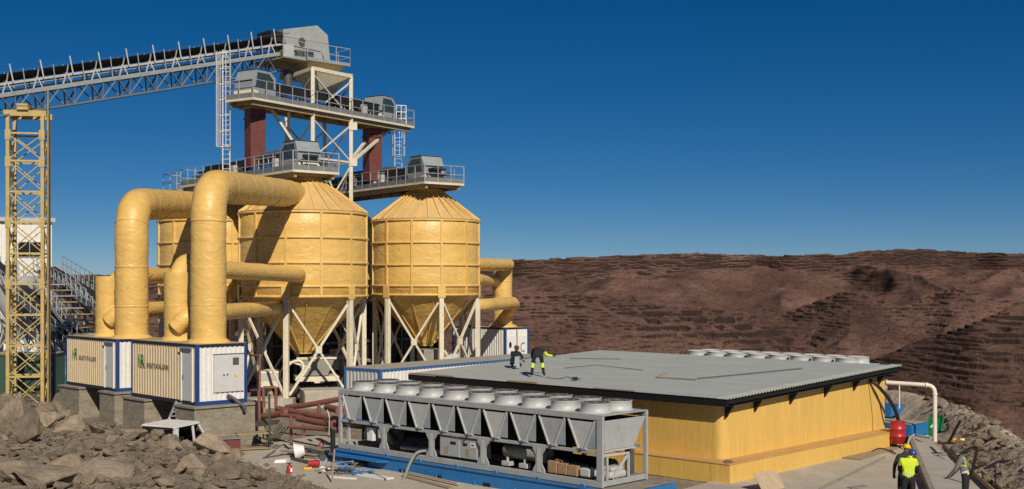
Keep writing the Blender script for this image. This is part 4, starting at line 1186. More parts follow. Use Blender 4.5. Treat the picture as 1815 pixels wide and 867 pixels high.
def side_door(t, y0, y1, L):
    """a plain door in its frame near the front corner of the long side"""
    m = MB(); m.box((-.06, y0, .14), (.012, y0+.06, 2.42)); m.box((-.06, y1-.06, .14), (.012, y1, 2.42)); m.box((-.06, y0+.062, 2.34), (.012, y1-.062, 2.42)); fr = m.build("door_frame", M['white'], t)
    m = MB(); m.box((-.02, y0+.07, .17), (.004, y1-.07, 2.33)); d = m.build("door", M['door'], t)
    m = MB(); m.box((-.05, y1-.2, 1.05), (-.022, y1-.16, 1.25)); m.build("door_handle", M['dgrey'], d)
    m = MB(); m.box((-.16, y0-.02, 2.425), (.0, y1+.02, 2.455)); m.build("drip_edge", M['galv'], d)

YC = math.atan2(.69, .725); CW = Vector((-.69, .725, 0)); CR = Vector((.725, .69, 0))
zc1 = EYE-5.23
fc = container("shipping_container", "front blue-framed container with grey equipment hatch, carrying the tallest duct", (-13.3,49.8), YC, 6.06, zc1, (M['white'],M['beige'],M['blue']), group="blue-framed containers under the ducts")
logo(fc, 5.35, 1.42); side_door(fc, .28, 1.30, 6.06)
# equipment hatch on the white end
m = MB(); m.box((.80,-.045,.52),(2.24,.012,2.12)); h = m.build("equipment_hatch", M['door'], fc)
m = MB(); m.box((.78,-.065,2.125),(2.26,.0,2.155)); m.build("hatch_hood", M['dgrey'], h)
m = MB(); m.box((1.70,-.06,1.66),(1.99,-.047,1.97)); vg = m.build("vent_grille", M['dgrey'], h)
m = MB(); m.lathe([(.035,0),(.035,.02)],12); m.grid_warp(lambda p: Vector((1.27+p.x,-.048-p.z,1.24+p.y))); m.build("lock", M['black'], h)
m = MB(); m.lathe([(.035,0),(.035,.02)],12); m.grid_warp(lambda p: Vector((1.44+p.x,-.048-p.z,1.255+p.y))); m.build("lock", M['black'], h)
m = MB(); m.prism([(1.72,-.052,1.14),(1.90,-.052,1.14),(1.81,-.052,1.30)], (0,.005,0)); m.build("warning_sign", M['yellowm'], h)
m = MB(); m.tube(bend([(1.45,-.03,.36),(1.6,-.25,.25),(1.95,-.55,-.12),(1.98,-.55,-.3)],.12),.075,10); m.build("cable_conduit", M['dgrey'], fc)
zc2 = EYE-5.42
lc = container("shipping_container", "blue-framed container under the shorter tall duct, beside the lattice tower", (-19.5,58.3), YC, 6.06, zc2, (M['white'],M['beige'],M['blue']), group="blue-framed containers under the ducts")
logo(lc, 5.25, 1.42); side_door(lc, .28, 1.32, 6.06)

rc_ = container("shipping_container", "white container behind the outer silo with a C on its end door", (-.5,88.0), YC, 6.06, 1.0, (M['white'],M['white'],M['blue']), group="white containers", roof=M['roofy'])
m = MB(); m.box((.2,-.03,.35),(1.12,.01,1.95)); d1 = m.build("end_door", M['white'], rc_)
m = MB(); m.box((1.24,-.03,.35),(2.25,.01,1.95)); d2 = m.build("end_door", M['white'], rc_)
put_text("C", 1.05, (1.5,-.036,.72), (1,0,0), (0,0,1), M['lettr'], d2, "lettering", .003, .7)
m = MB(); m.lathe([(.16,0),(.16,.02)],14); m.grid_warp(lambda p: Vector((.48+p.x*.8,-.035-p.z,1.3+p.y*1.5))); m.build("port", M['black'], d1)
m = MB(); m.box((1.14,-.045,.2),(1.22,.01,2.4)); m.build("door_post", M['wood'], rc_)

yl = math.atan2(.55, .83) if False else math.atan2(-.62, .78)
# long low container: its length runs away to the right
lyaw = math.atan2(.78, .62)             # direction of the length
lw = container("long_container", "long low white container with pale blue frame lying beside the grey roof", (-8.05,56.55), lyaw-math.pi/2, 13.6, .34, (M['lgrey'],M['white'],pm("pale_blue_frame",(.03,.13,.33),.1,2,.45,dirt=(.25,.25,.24),dirt_amt=.35)), group="white containers", roof=M['roofg'])  # end panels coloured grey to carry their shade

# small white container and sacking behind the front container
wc = container("shipping_container", "white container with blue painted lettering, glimpsed between front container and silo legs", tuple(at(446,640,80))[:2], .55, 4.0, .6, (M['white'],M['white'],M['white']), group="white containers")
put_text("ZA6", .62, (.28,.004,1.15), (1,0,0), (0,0,1), M['ink'], wc, "lettering", .003, .8)

gc = container("dark_container", "long dark green container behind the lattice tower", (-28.6,74.0), math.pi/2*0+R(97), 12.2, 0.0, (M['dgreen'],M['dgreen'],M['dgreen']), roof=M['roofy'], H=2.5)

# ------------------------------------------------------------------ masonry piers under the containers
def pier(org, yaw, lo, hi, lab):
    t = thing("masonry_pier", lab, "pier", org, yaw, "masonry piers under the containers")
    m = MB(); m.bevel_box((lo[0],lo[1],-.6),(hi[0],hi[1],hi[2]-.09),.02); m.build("stonework", M['stone'], t)
    m = MB(); m.box((lo[0]-.06,lo[1]-.08,hi[2]-.088),(hi[0]+.06,hi[1]+.05,hi[2]-.006)); m.build("cap_slab", M['conc_dark'], t)
pier((-13.3,49.8,0), YC, (-.28,-.35), (3.15,1.35,zc1), "masonry pier under the hatch end of the front container")
pier((-13.3,49.8,0), YC, (-.28,4.15), (3.0,6.3,zc1), "masonry pier under the front container's far end")
pier((-19.5,58.3,0), YC, (-.28,-.35), (3.0,1.35,zc2), "masonry pier under the near end of the container beside the tower")
pier((-19.5,58.3,0), YC, (-.28,3.75), (3.0,6.2,zc2), "masonry pier closest to the lattice tower")

# aluminium ladder
t = thing("aluminium_ladder", "short aluminium ladder leaning against the front container's side", "ladder", tuple(at(296,758,50.3)), 0)
a, b = at(293,757,50.2), at(313,711,50.7); off = Vector((.36,.12,0))
for o in (Vector((0,0,0)), off):
    m = MB(); m.bar(a+o, b+o, .05, .09); m.build("stile", M['aband'], t, world=True)
for k in range(6):
    p = a.lerp(b, (k+.5)/6)
    m = MB(); m.bar(p+off*.07, p+off*.93, .04, .04); m.build("rung", M['aband'], t, world=True)

# ------------------------------------------------------------------ white vehicle cab behind the heap
def cab():
    p = at(313,800,46.6); yaw = math.atan2(.90, .43)
    t = thing("pickup_truck", "white cab of a pickup standing half hidden behind the rubble", "vehicle", (p.x, p.y, -.62), yaw)
    # local x forward (away), y to the left; near rear corner at (0,0)
    W, H = 1.72, 1.92; wm = M['white']
    m = MB(); m.prism([(0,0,H-.06),(1.35,0,H-.02),(1.45,.1,H-.02),(1.45,W-.1,H-.02),(1.35,W,H-.02),(0,W,H-.06),(-.14,W-.02,H-.10),(-.14,.02,H-.10)], (0,0,.075)); m.build("roof", wm, t)
    m = MB(); m.box((-.16,.06,H-.13),(-.141,W-.06,H-.045)); m.build("rear_gutter", M['black'], t)
    m = MB(); m.prism([(0,.03,.9),(.13,.03,.9),(.16,.03,H-.07),(-.08,.03,H-.07)], (0,.10,0)); m.build("rear_pillar", wm, t)
    m = MB(); m.prism([(0,W-.13,.9),(.13,W-.13,.9),(.16,W-.13,H-.07),(-.08,W-.13,H-.07)], (0,.10,0)); m.build("rear_pillar", wm, t)
    for y in (.03, W-.13):
        m = MB(); m.bar((1.36,y+.05,H-.06),(2.05,y+.05,1.0),.07,.09); m.build("windscreen_pillar", wm, t)
    m = MB(); m.bar((1.0,.06,H-.05),(1.15,.06,.95),.05,.09); m.build("door_pillar", wm, t)
    m = MB(); m.prism([(-.02,0,.35),(2.2,0,.35),(3.5,.08,.4),(3.5,.08,.88),(2.15,0,1.0),(-.02,0,.95)], (0,W,0)); m.build("body", wm, t)
    m = MB(); m.prism([(2.06,.12,1.0),(1.40,.12,H-.06),(1.42,.12,H-.06),(2.08,.12,1.0)], (0,W-.24,0)); m.build("windscreen", M['glass'], t)
    m = MB(); m.box((-.02,.14,.96),(0,W-.14,H-.16)); m.build("rear_window", M['glass'], t)
    m = MB(); m.box((.3,.1,.9),(.55,W-.1,1.45)); m.build("seat", M['black'], t)
    m = MB(); m.box((1.6,.1,.8),(1.9,W-.1,1.12)); m.build("dashboard", M['black'], t)
    m = MB(); m.tube([(1.42+.02*math.cos(k),.5+.19*math.cos(k),1.2+.19*math.sin(k)) for k in [6.283*i/16 for i in range(17)]],.02,6); m.build("steering_wheel", M['black'], t)
    for x in (.5, 2.8):
        for y in (-.02, W-.2):
            m = MB(); m.lathe([(.2,0),(.36,.02),(.38,.1),(.36,.2),(.2,.22)],20); m.grid_warp(lambda p,x=x,y=y: Vector((x+p.x, y+p.z, .38+p.y))); m.build("wheel", M['rubber'], t)
cab()

# red-brown steel box and bench
t = thing("steel_box", "red-brown steel box standing against the masonry pier", "box", tuple(at(402,812,47.6)), .35)
p0 = at(402,812,47.6)
m = MB(); m.bevel_box((-.95,-.2,.0),(.52,.55,.78),.015); m.build("box_body", M['red'], t)
m = MB(); m.box((-1.0,-.26,.782),(.54,.6,.82)); m.build("lid", M['conc_dark'], t)
t = thing("steel_bench", "narrow work bench with thin steel legs beside the red-brown box", "bench", tuple(at(438,800,48.6)), .35)
m = MB(); m.box((-.45,-.3,.72),(1.0,.35,.77)); m.build("bench_top", M['wood'], t)
for x in (-.38, .92):
    m = MB(); m.bar((x,-.22,0),(x,-.22,.72),.05); m.bar((x,.28,0),(x,.28,.72),.05); m.bar((x,-.22,.14),(x,.28,.14),.04); m.build("leg_frame", M['dgrey'], t)
m = MB(); m.box((-.4,-.26,.10),(.95,.3,.14)); m.build("shelf", M['wood'], t)

# ------------------------------------------------------------------ air-cooled chiller
def chiller(base, yaw, lab, detail=True, group=None, L=13.09, nf=10):
    t = thing("chiller", lab, "chiller", base, yaw, group)
    W, H = 2.35, 2.22; g = M['grey']
    def part(nm, mt, *boxes, parent=t):
        m = MB()
        for lo, hi in boxes: m.bevel_box(lo, hi, .012)
        return m.build(nm, mt, parent)
    # frame
    for y in (0, W-.1):
        part("base_rail", g, ((.002,y,0),(L-.002,y+.1,.20)))
        part("middle_rail", g, ((.16,y+.012,1.02),(L-.24,y+.088,1.13)))
        part("top_rail", g, ((.002,y-.01,H-.13),(L-.002,y+.11,H)))
    for x0, x1, y in ((0,.14,-.004),(0,.14,W-.1),(L-.24,L,-.004),(L-.13,L,W-.1)):
        part("corner_post", g, ((x0,y,.202),(x1,y+.104,H-.132)))
    for x in (.05, L-.15):
        part("end_rail", g, ((x,.11,.02),(x+.1,W-.11,.19)))
    part("fan_deck", g, ((.0,.0,H+.002),(L,W,H+.04)))
    if detail:
        for x in (2.68, 5.27, 7.86, 10.42):
            m = MB(); pr = [(-.26,.2),(.26,.2),(.26,.28),(.13,.48),(.13,.78),(.26,.96),(.26,1.03),(-.26,1.03),(-.26,.96),(-.13,.78),(-.13,.48),(-.26,.28)]
            m.prism([(x+a,.0,z+.0) for a, z in pr], (0,.05,0)); m.build("waisted_post", g, t)
            m = MB(); m.box((x-.07,-.014,.22),(x+.07,-.002,1.02)); m.build("post_rib", M['lgrey'], t)
            m = MB(); m.bar((x,W-.05,.2),(x,W-.05,1.03),.14,.1); m.build("rear_post", g, t)
    # coil Vs
    p = (L-.35)/nf
    for k in range(nf):
        xc = .2 + p*(k+.5) - (.04 if k < nf-1 else .06)
        tw, bw = p*.415, p*.075
        for yf in ((0.02, W-.045) if detail else (.02,)):
            m = MB(); m.prism([(xc-tw,yf,H-.2),(xc-bw,yf,1.15),(xc+bw,yf,1.15),(xc+tw,yf,H-.2)], (0,.02,0)); pn = m.build("coil_end_panel", M['grey'] if k % 3 else M['lgrey'], t)
            s = -1 if yf < .5 else 1
            m = MB(); yy = yf-.02 if s < 0 else yf+.04
            m.bar((xc-tw-.02,yy,H-.16),(xc-bw-.02,yy,1.15),.05,.045); m.build("edge_channel", M['lgrey'], pn)
            m = MB(); m.bar((xc+tw+.02,yy,H-.16),(xc+bw+.02,yy,1.15),.05,.045); m.build("edge_channel", M['lgrey'], pn)
            m = MB(); m.box((xc-bw-.06,yf-.035 if s<0 else yf,1.135),(xc+bw+.12,yf+.02 if s<0 else yf+.06,1.185)); m.build("foot_channel", M['lgrey'], pn)
        m = MB(); m.prism([(xc+bw+.06,.035,1.19),(xc+tw+.02,.035,1.19),(xc+tw+.02,.035,H-.2)], (0,.012,0)); m.build("guard_mesh", M['bgrey'], t)
        for sx in (-1, 1):
            m = MB(); m.prism([(xc+sx*tw,.05,H-.2),(xc+sx*bw,.05,1.15),(xc+sx*(bw+.05),.05,1.15),(xc+sx*(tw+.05),.05,H-.2)], (0,W-.1,0)); m.build("coil_slab", M['black'], t)
        if detail:
            m = MB(); m.bar((xc-.06,-.03,1.09),(xc+.02,-.03,1.16),.12,.08); m.build("drain_boss", M['dgrey'], t)
    m = MB(); m.box((.2,.30,1.14),(L-.3,.33,H-.14)); m.build("inner_partition", M['dark'], t)
    m = MB(); m.prism([(L-.035,.12,H-.14),(L-.035,.12,1.16),(L-.035,W-.75,1.16),(L-.035,W-.12,H-.14)], (.02,0,0)); m.build("end_panel", g, t)
    m = MB(); m.box((L-.06,.1,1.10),(L+.01,W-.68,1.15)); m.build("end_panel_channel", M['lgrey'], t)
    # fans
    for row, y in ((0,.62),(1,1.74)):
        for k in range(nf):
            x = .2 + p*(k+.5)
            rr = .475
            m = MB(); m.lathe([(rr+.05,H+.041),(rr+.03,H+.07),(rr,H+.09),(rr,H+.33),(rr+.02,H+.35),(rr-.02,H+.35),(rr-.03,H+.1),(rr-.03,H+.08)], 28, (x,y,0)); f = m.build("fan_ring", M['lgrey'], t)
            m = MB(); m.lathe([(0,H+.14),(rr-.03,H+.141)], 28, (x,y,0)); m.build("fan_well", M['black'], f)
            if detail:
                m = MB()
                for q in range(5):
                    a = 6.283*q/5 + k
                    c, s = math.cos(a), math.sin(a)
                    m.add([(x+.1*c-.05*s,y+.1*s+.05*c,H+.2),(x+.42*c-.14*s,y+.42*s+.14*c,H+.2),(x+.42*c+.12*s,y+.42*s-.12*c,H+.27),(x+.1*c+.05*s,y+.1*s-.05*c,H+.25)],[(0,1,2,3)])
                m.lathe([(.11,H+.18),(.11,H+.28),(.0,H+.30)],12,(x,y,0)); m.build("fan_blades", M['dgrey'], f)
                m = MB()
                for r_ in (.14,.25,.36,.455): m.tube([(x+r_*math.cos(a),y+r_*math.sin(a),H+.355) for a in [6.2832*i/24 for i in range(25)]],.009,4)
                for q in range(8): a = 6.283*q/8; m.bar((x+.1*math.cos(a),y+.1*math.sin(a),H+.36),(x+rr*math.cos(a),y+rr*math.sin(a),H+.36),.016)
                m.build("fan_guard", M['dgrey'], f)
    if not detail: return t
    # the machinery behind the lower openings
    part("control_cabinet", M['lgrey'], ((5.62,.10,.28),(7.52,.75,.98)))
    cb = t.children[-1]
    for x0, x1 in ((5.66,6.62),(6.72,7.48)):
        m = MB(); m.box((x0,.078,.31),(x1,.097,.95)); d = m.build("cabinet_door", M['grey'], t)
        m = MB(); m.box((x0+.22,.07,.38),(x0+.42,.0765,.62)); m.build("notice", M['wood'], d)
        m = MB(); m.box((x0+.52 if x0<6 else x0+.08,.07,.72),(x0+.80 if x0<6 else x0+.30,.0765,.82)); m.build("label_plate", M['black'], d)
    m = MB(); m.box((7.18,.07,.70),(7.42,.0765,.86)); m.build("label_plate", M['white'], t)
    m = MB(); m.box((7.23,.064,.75),(7.37,.069,.81)); m.build("label_print", M['lettr'], t)
    m = MB(); m.tube([(.7,1.0,.55),(2.3,1.0,.55)],.34,18); m.build("compressor", M['tank'], t)
    m = MB(); m.tube([(1.15,.6,.72),(1.8,.55,.72)],.24,14); m.build("compressor_head", M['bgrey'], t)
    part("relay_box", M['white'], ((1.55,.14,.42),(1.88,.3,.92)))
    part("valve_plate", M['lgrey'], ((.32,.14,.3),(.5,.2,.95)))
    m = MB(); m.tube(bend([(.4,.9,.3),(.9,.5,.95),(2.2,.5,.95),(2.4,.9,.4)],.3),.06,8); m.build("refrigerant_pipe", M['rubber'], t)
    m = MB(); m.tube([(8.3,.7,.66),(8.36,.7,.66),(10.25,.7,.66),(10.3,.7,.66)],[.20,.25,.25,.2],20); m.build("receiver_tank", M['tank'], t)
    m = MB(); m.tube([(3.1,1.1,.5),(5.0,1.1,.5)],.34,18); m.build("evaporator", M['black'], t)
    m = MB(); m.tube([(3.0,.6,.25),(5.1,.6,.30)],.07,8); m.build("refrigerant_pipe", M['lgrey'], t)
    m = MB(); m.tube([(8.2,1.4,.4),(12.4,1.4,.4)],.3,18); m.build("evaporator", M['black'], t)
    for x in (8.5, 9.3):
        part("valve_block", M['lgrey'], ((x,.25,.21),(x+.35,.5,.36))); m = MB(); m.tube([(x+.18,.37,.35),(x+.18,.37,.5)],.05,8); m.build("valve_stem", M['galv'], t)
    m = MB(); m.box((.9,1.95,.22),(10.2,1.98,1.12)); m.build("rear_screen", M['black'], t)
    # braced stub frame under the end panel
    for a, b in (((L-.06,.30,.2),(L-.06,.30,1.05)),((L-.06,1.38,.2),(L-.06,1.38,.98)),((L-.06,.12,1.0),(L-.06,1.42,.96)),((L-.06,.55,.24),(L-.06,1.34,.9))):
        m = MB(); m.bar(a, b, .055, .07); m.build("stub_frame_bar", M['lgrey'], t)
    m = MB(); m.box((L-.5,1.75,.2),(L-.3,2.0,1.0)); m.build("standpipe", M['dgrey'], t)
    return t
CY = math.atan2(-.688, .726)
ch1 = chiller((-6.7,45.6,.6), CY, "long grey chiller with two rows of roof fans in front of the yellow hall", group="chillers")
ch2 = chiller((8.0,57.3,1.12), CY, "second chiller behind the yellow hall, only its fan tops showing", detail=False, group="chillers", L=9.3, nf=8)

def cloc(x, y, z):      # a point in the front chiller's own frame
    return Matrix.Translation(Vector((-6.7,45.6,.6))) @ Matrix.Rotation(CY, 4, 'Z') @ Vector((x,y,z))
t = thing("wrapped_load", "brown cardboard-wrapped bundle lying in the open end of the front chiller", "bundle", tuple(cloc(11.2,.45,.205)), CY)
for k in range(3):
    m = MB(); m.bevel_box((-.55+k*.42,-.28+.01*k,0),(-.15+k*.42,.3,.40-.03*k),.03); m.build("carton", M['card'], t)
m = MB(); m.bevel_box((.78,-.25,.02),(1.2,.2,.3),.05); m.build("plastic_wrap", M['lgrey'], t)
t = thing("plastic_bundle", "crumpled grey plastic bundle inside the chiller's end frame", "bundle", tuple(cloc(12.75,.95,.205)), CY)
m = MB(); m.bevel_box((-.25,-.45,0),(.25,.4,.22),.07); m.bevel_box((-.2,-.3,.21),(.2,.3,.36),.06); m.build("wrap", M['lgrey'], t)

# blue flat-rack skid under it
def skid(base, yaw, L, lab, group, h=.5, W=2.5, detail=True):
    t = thing("blue_skid", lab, "skid", base, yaw, group)
    for y in (0, W-.14):
        m = MB(); m.prism([(0,y,0),(L,y,0),(L,y,h),(0,y,h)] if not detail else [(0,y,.0),(L,y,.0),(L,y,h),(0,y,h)], (0,.14,0)); b = m.build("side_beam", M['skid'], t)
        if y == 0 and detail:
            for z in (.02, h-.02):
                m = MB(); m.box((.0,-.05,z-.018 if z<.1 else z-.02),(L,-.002,z+.02)); m.build("beam_flange", M['skid'], b)
            for x in (3.9, 5.8, 8.2, 10.1, 11.9):
                m = MB(); m.box((x,-.012,.14),(x+.34,-.003,.28)); m.build("fork_pocket", M['dark'], b)
            for x in (1.1,3.2,5.0,6.9,8.8,10.7,12.6):
                m = MB(); m.tube([(x+.09*math.cos(a),-.03,h+.02+.09*math.sin(a)) for a in [math.pi*i/8 for i in range(9)]],.022,6); m.build("lashing_ring", M['skid'], t)
                m = MB(); m.prism([(x+.8,-.004,.04),(x+1.0,-.004,.04),(x+.9,-.004,.30)], (0,-.05,0)); m.build("gusset", M['skid'], t)
    for x in (0, L-.16):
        m = MB(); m.box((x+.002,.142,.05),(x+.158,W-.142,h-.01)); m.build("end_beam", M['skid'], t)
    x = 1.2
    while x < L-1:
        m = MB(); m.box((x,.145,.1),(x+.1,W-.145,h-.05)); m.build("cross_member", M['skid'], t); x += 1.25
    return t
sk = skid(tuple(cloc(-.18,-.14,-.66)), CY, 14.2, "long bright blue steel skid under the front chiller", "blue steel skids", .63, 2.75)
m = MB(); m.box((.05,.15,.632),(14.1,2.7,.64)); m.build("deck_edge", M['conc_dark'], sk)
m = MB(); m.prism([(.15,-.34,.44),(3.0,-.34,.44),(3.3,-.2,.44),(3.3,0,.44),(.15,0,.44)], (0,0,.07)); m.build("gooseneck_lip", M['skid'], sk)
p = at(1560,768,50.2)
skid((p.x-2.75,p.y+2.1,.52), CY, 5.0, "short blue skid with grey deck showing past the hall's far corner", "blue steel skids", .55, 1.6, False)
m = MB(); m.box((.06,.15,.555),(4.9,1.5,.575)); m.build("deck_plate", M['roofg'], bpy.data.objects["blue_skid.001"])
p = at(1585,742,56)
skid((p.x-2.1,p.y+1.6,.62), CY, 2.6, "smaller blue skid end farther back past the hall's corner", "blue steel skids", .5, 1.4, False)

# hose arching out of the chiller onto the slab
t = thing("braided_hose", "bent grey hose dropping from the chiller to the slab", "hose", tuple(at(712,858,41.4)), 0)
m = MB(); m.tube(bend([cloc(5.0,.3,.35),at(738,800,42.4),at(726,822,41.9),at(713,856,41.1)],.4),.055,10); m.build("hose_body", M['tank'], t, world=True)

# ------------------------------------------------------------------ yellow hall
def hall():
    yaw = CY
    t = thing("yellow_hall", "low yellow foam-coated hall with a wide grey sheet roof", "building", (7.2,39.3,0), yaw)
    # local: x towards camera-right end (u), y away (v); roof occupies x -16.1..0, y 0..12.9
    zr = lambda y: 3.1 + .46*y/12.9
    X0, X1, Y0, Y1 = -15.75, -.5, .45, 12.35; b = .34
    def wall(nm, poly, off):
        m = MB(); m.prism(poly, off); return m.build(nm, M['wall'], t)
    top = lambda y: zr(y)-.30
    wall("wall", [(X0,Y0,b),(X1-.36,Y0,b),(X1-.36,Y0,top(Y0)),(X0,Y0,top(Y0))], (0,.2,0))
    wall("wall", [(X1,Y0+.36,b),(X1,Y1,b),(X1,Y1,top(Y1)),(X1,Y0+.36,top(Y0+.36))], (-.2,0,0))
    wall("wall", [(X0,Y1,b),(X1-.21,Y1,b),(X1-.21,Y1,top(Y1)),(X0,Y1,top(Y1))], (0,-.2,0))
    wall("wall", [(X0,Y0+.21,b),(X0,Y1-.21,b),(X0,Y1-.21,top(Y1)),(X0,Y0+.21,top(Y0))], (.2,0,0))
    # softly rounded corner
    m = MB(); n = 8
    arc = [(X1-.36+.36*math.sin(R(90)*k/n), Y0+.36-.36*math.cos(R(90)*k/n)) for k in range(n+1)]
    vs = [(x,y,b) for x,y in arc]+[(x,y,top(y)) for x,y in arc]
    m.add(vs, [(k,k+1,n+2+k,n+1+k) for k in range(n)], True); m.build("rounded_corner", M['wall'], t)
    # foot ledge
    m = MB(); m.prism([(X1-.01,Y0-.74,.30),(X1+.74,Y0-.74,.30),(X1+.74,Y1+.1,.30),(X1-.01,Y1+.1,.30)], (0,0,.66)); lg = m.build("foot_ledge", M['wall'], t)
    m = MB(); m.box((X1-.012,Y0-.76,.961),(X1+.76,Y1+.12,.99)); m.build("ledge_top", M['ledge'], lg)
    m = MB(); m.prism([(X0,Y0-.74,.30),(X1-.02,Y0-.74,.30),(X1-.02,Y0-.005,.30),(X0,Y0-.005,.30)], (0,0,.66)); lg = m.build("foot_ledge", M['wall'], t)
    m = MB(); m.box((X0,Y0-.76,.961),(X1-.022,Y0+.003,.99)); m.build("ledge_top", M['ledge'], lg)
    # roof sheeting, ribs along x
    m = MB(); prof = []; y = 0
    while y < 12.9-.01:
        for dy, dz in ((0,0),(.035,.038),(.075,.038),(.11,0)): prof.append((min(y+dy,12.9), zr(y+dy)+dz))
        y += .2
    prof.append((12.9, zr(12.9)))
    # corrugations show at the gable; the field of the roof is nearly flat
    k = len(prof); vs = []; fs = []
    ST = ((0.0, 1.0), (-.45, 1.0), (-.6, .03), (-16.1, .03))
    for low in (0, -.012):
        for xs, am in ST: vs += [(xs, y, zr(y)+(z-zr(y))*am+low) for y, z in prof]
    ns = len(ST)
    for q in range(ns-1):
        for i in range(k-1):
            a_, b_ = q*k+i, (q+1)*k+i; o_ = ns*k
            fs.append((a_, a_+1, b_+1, b_)); fs.append((o_+a_, o_+b_, o_+b_+1, o_+a_+1))
    fs += [(i, ns*k+i, ns*k+i+1, i+1) for i in range(k-1)]
    m.add(vs, fs); rf = m.build("roof", M['sheet'], t)
    m = MB(); m.prism([(-16.05,.03,zr(0)-.03),(-.06,.03,zr(0)-.03),(-.06,.03,zr(0)-.26),(-16.05,.03,zr(0)-.26)], (0,.06,0)); m.build("eaves_beam", M['fascia'], rf)
    m = MB(); m.prism([(-.10,.1,zr(.1)-.03),(-.10,12.85,zr(12.85)-.03),(-.10,12.85,zr(12.85)-.20),(-.10,.1,zr(.1)-.20)], (-.06,0,0)); m.build("verge_beam", M['fascia'], rf)
    m = MB(); m.prism([(-16.0,.09,zr(0)-.275),(-.1,.09,zr(0)-.275),(-.1,12.8,zr(12.8)-.275),(-16.0,12.8,zr(12.8)-.275)], (0,0,.02)); m.build("soffit", M['fascia'], rf)
    # timber brackets under the verge
    for y in (.55, 2.35, 4.75, 7.3, 9.6, 11.7):
        m = MB(); m.prism([(-.12,y,zr(y)-.21),(X1+.003,y,zr(y)-.21),(X1+.003,y,zr(y)-.72),(X1+.05,y,zr(y)-.72)], (0,.07,0)); m.build("bracket", M['fascia'], t)
    for x0, x1, w_ in ((-15.9,-13.2,.05),(-10.2,-8.6,.06),(-5.8,-3.9,.04)):
        m = MB(); m.box((x0,-.012,zr(0)+.0),(x1,.04,zr(0)+w_)); m.build("eaves_trim", M['wood'], rf)
    return t
hl = hall()
HM = Matrix.Translation(Vector((7.2,39.3,0))) @ Matrix.Rotation(CY, 4, 'Z')
def hp(x, y, h=.05): return HM @ Vector((x, y, 3.1+.46*y/12.9+h))
def roof_at(px, py, h=.05):
    """point on the hall roof seen at a pixel"""
    inv = HM.inverted()
    for i in range(4000):
        d = 36 + i*.01
        q = inv @ at(px, py, d)
        if q.z <= 3.1+.46*q.y/12.9+h: return HM @ Vector((q.x, q.y, 3.1+.46*q.y/12.9+h))
    return at(px, py, 50)
def lay(name, lab, cat, pts, r, mat, group=None):
    t = thing(name, lab, cat, tuple(pts[0]), 0, group)
    m = MB(); m.tube(pts, r, 6); m.build("length", mat, t, world=True)
lay("steel_rod", "long thin rod lying on the grey roof", "rod", [roof_at(1236,671), roof_at(1421,653)], .022, M['dgrey'])
t = thing("loose_sheet", "thin yellow-edged sheet lying flat on the grey roof", "sheet", tuple(roof_at(1163,668,.042)), 0)
m = MB(); m.prism([roof_at(1163,668,.045), roof_at(1235,672,.045), roof_at(1228,662,.045), roof_at(1180,662,.045)], (0,0,.015)); m.build("sheet_face", M['sheet'], t, world=True)
m = MB(); m.bar(roof_at(1163,668.3,.06), roof_at(1235,672.3,.06), .07, .03); m.build("edge_strip", M['wood'], t, world=True)
m = MB(); m.bar(roof_at(1165,667.6,.06), roof_at(1182,661.8,.06), .09, .03); m.build("edge_strip", M['wood'], t, world=True)
lay("roof_cable", "dark cable snaking over the roof behind the bending worker", "cable", bend([roof_at(968,669),roof_at(992,672),roof_at(1005,667),roof_at(1020,674),roof_at(1030,671)],.6), .013, M['rubber'])
lay("roof_cable", "thin dark cable straight across the middle of the grey roof", "cable", [roof_at(1000,652.5),roof_at(1055,647),roof_at(1140,656)], .012, M['rubber'])
lay("roof_cable", "thin dark cable near the roof's back edge", "cable", [roof_at(1010,635),roof_at(1050,636),roof_at(1100,636.5)], .012, M['rubber'])
t = thing("hand_tool", "small black tool lying on the roof by the loop of cable", "tool", tuple(roof_at(1019,673)), .6)
m = MB(); m.bevel_box((-.12,-.05,0),(.12,.05,.1),.02); m.build("tool_body", M['black'], t)

# hoses at the hall's far corner
wallpt = lambda y, z: HM @ Vector((-.48, y, z))
lay("black_hose", "thick black hose arching from the hall's eaves down behind the red drum", "hose", bend([wallpt(11.0,3.05), at(1556,684,47.6), at(1574,704,47.9), at(1588,728,48.3), at(1594,752,48.6)],.8), .075, M['rubber'])
lay("black_cable", "thin black cable hanging down the far end of the yellow wall", "cable", bend([wallpt(10.9,2.95), at(1556,700,47.3), at(1564,738,47.3), at(1568,755,47.0), at(1577,758,47.0)],.6), .025, M['rubber'])
t = thing("white_pipe", "white plastic pipe bending from the hall's corner down to the walkway", "pipe", tuple(at(1657,783,47.9)), 0)
m = MB(); m.tube(bend([at(1571,678,48.6), at(1657,683.5,47.9), at(1657,783,47.9)],.34,8),.088,14); pb = m.build("pipe_run", M['pvc'], t, world=True)
for a, b in ((at(1640,682.5,48.0),at(1643,682.7,48.0)),(at(1657,697,47.9),at(1657,700,47.9))):
    m = MB(); m.tube([a,b],.105,14); m.build("pipe_socket", M['pvc'], t, world=True)
m = MB(); q = at(1566,679,48.7); m.bevel_box((q.x-.14,q.y-.1,q.z-.26),(q.x+.14,q.y+.1,q.z+.24),.03); m.build("wall_box", M['bgrey'], t, world=True)
lay("marker_pole", "thin pale pole standing behind the hall's far corner", "pole", [at(1594,680,56), at(1594,724,56)], .035, M['pvc'])

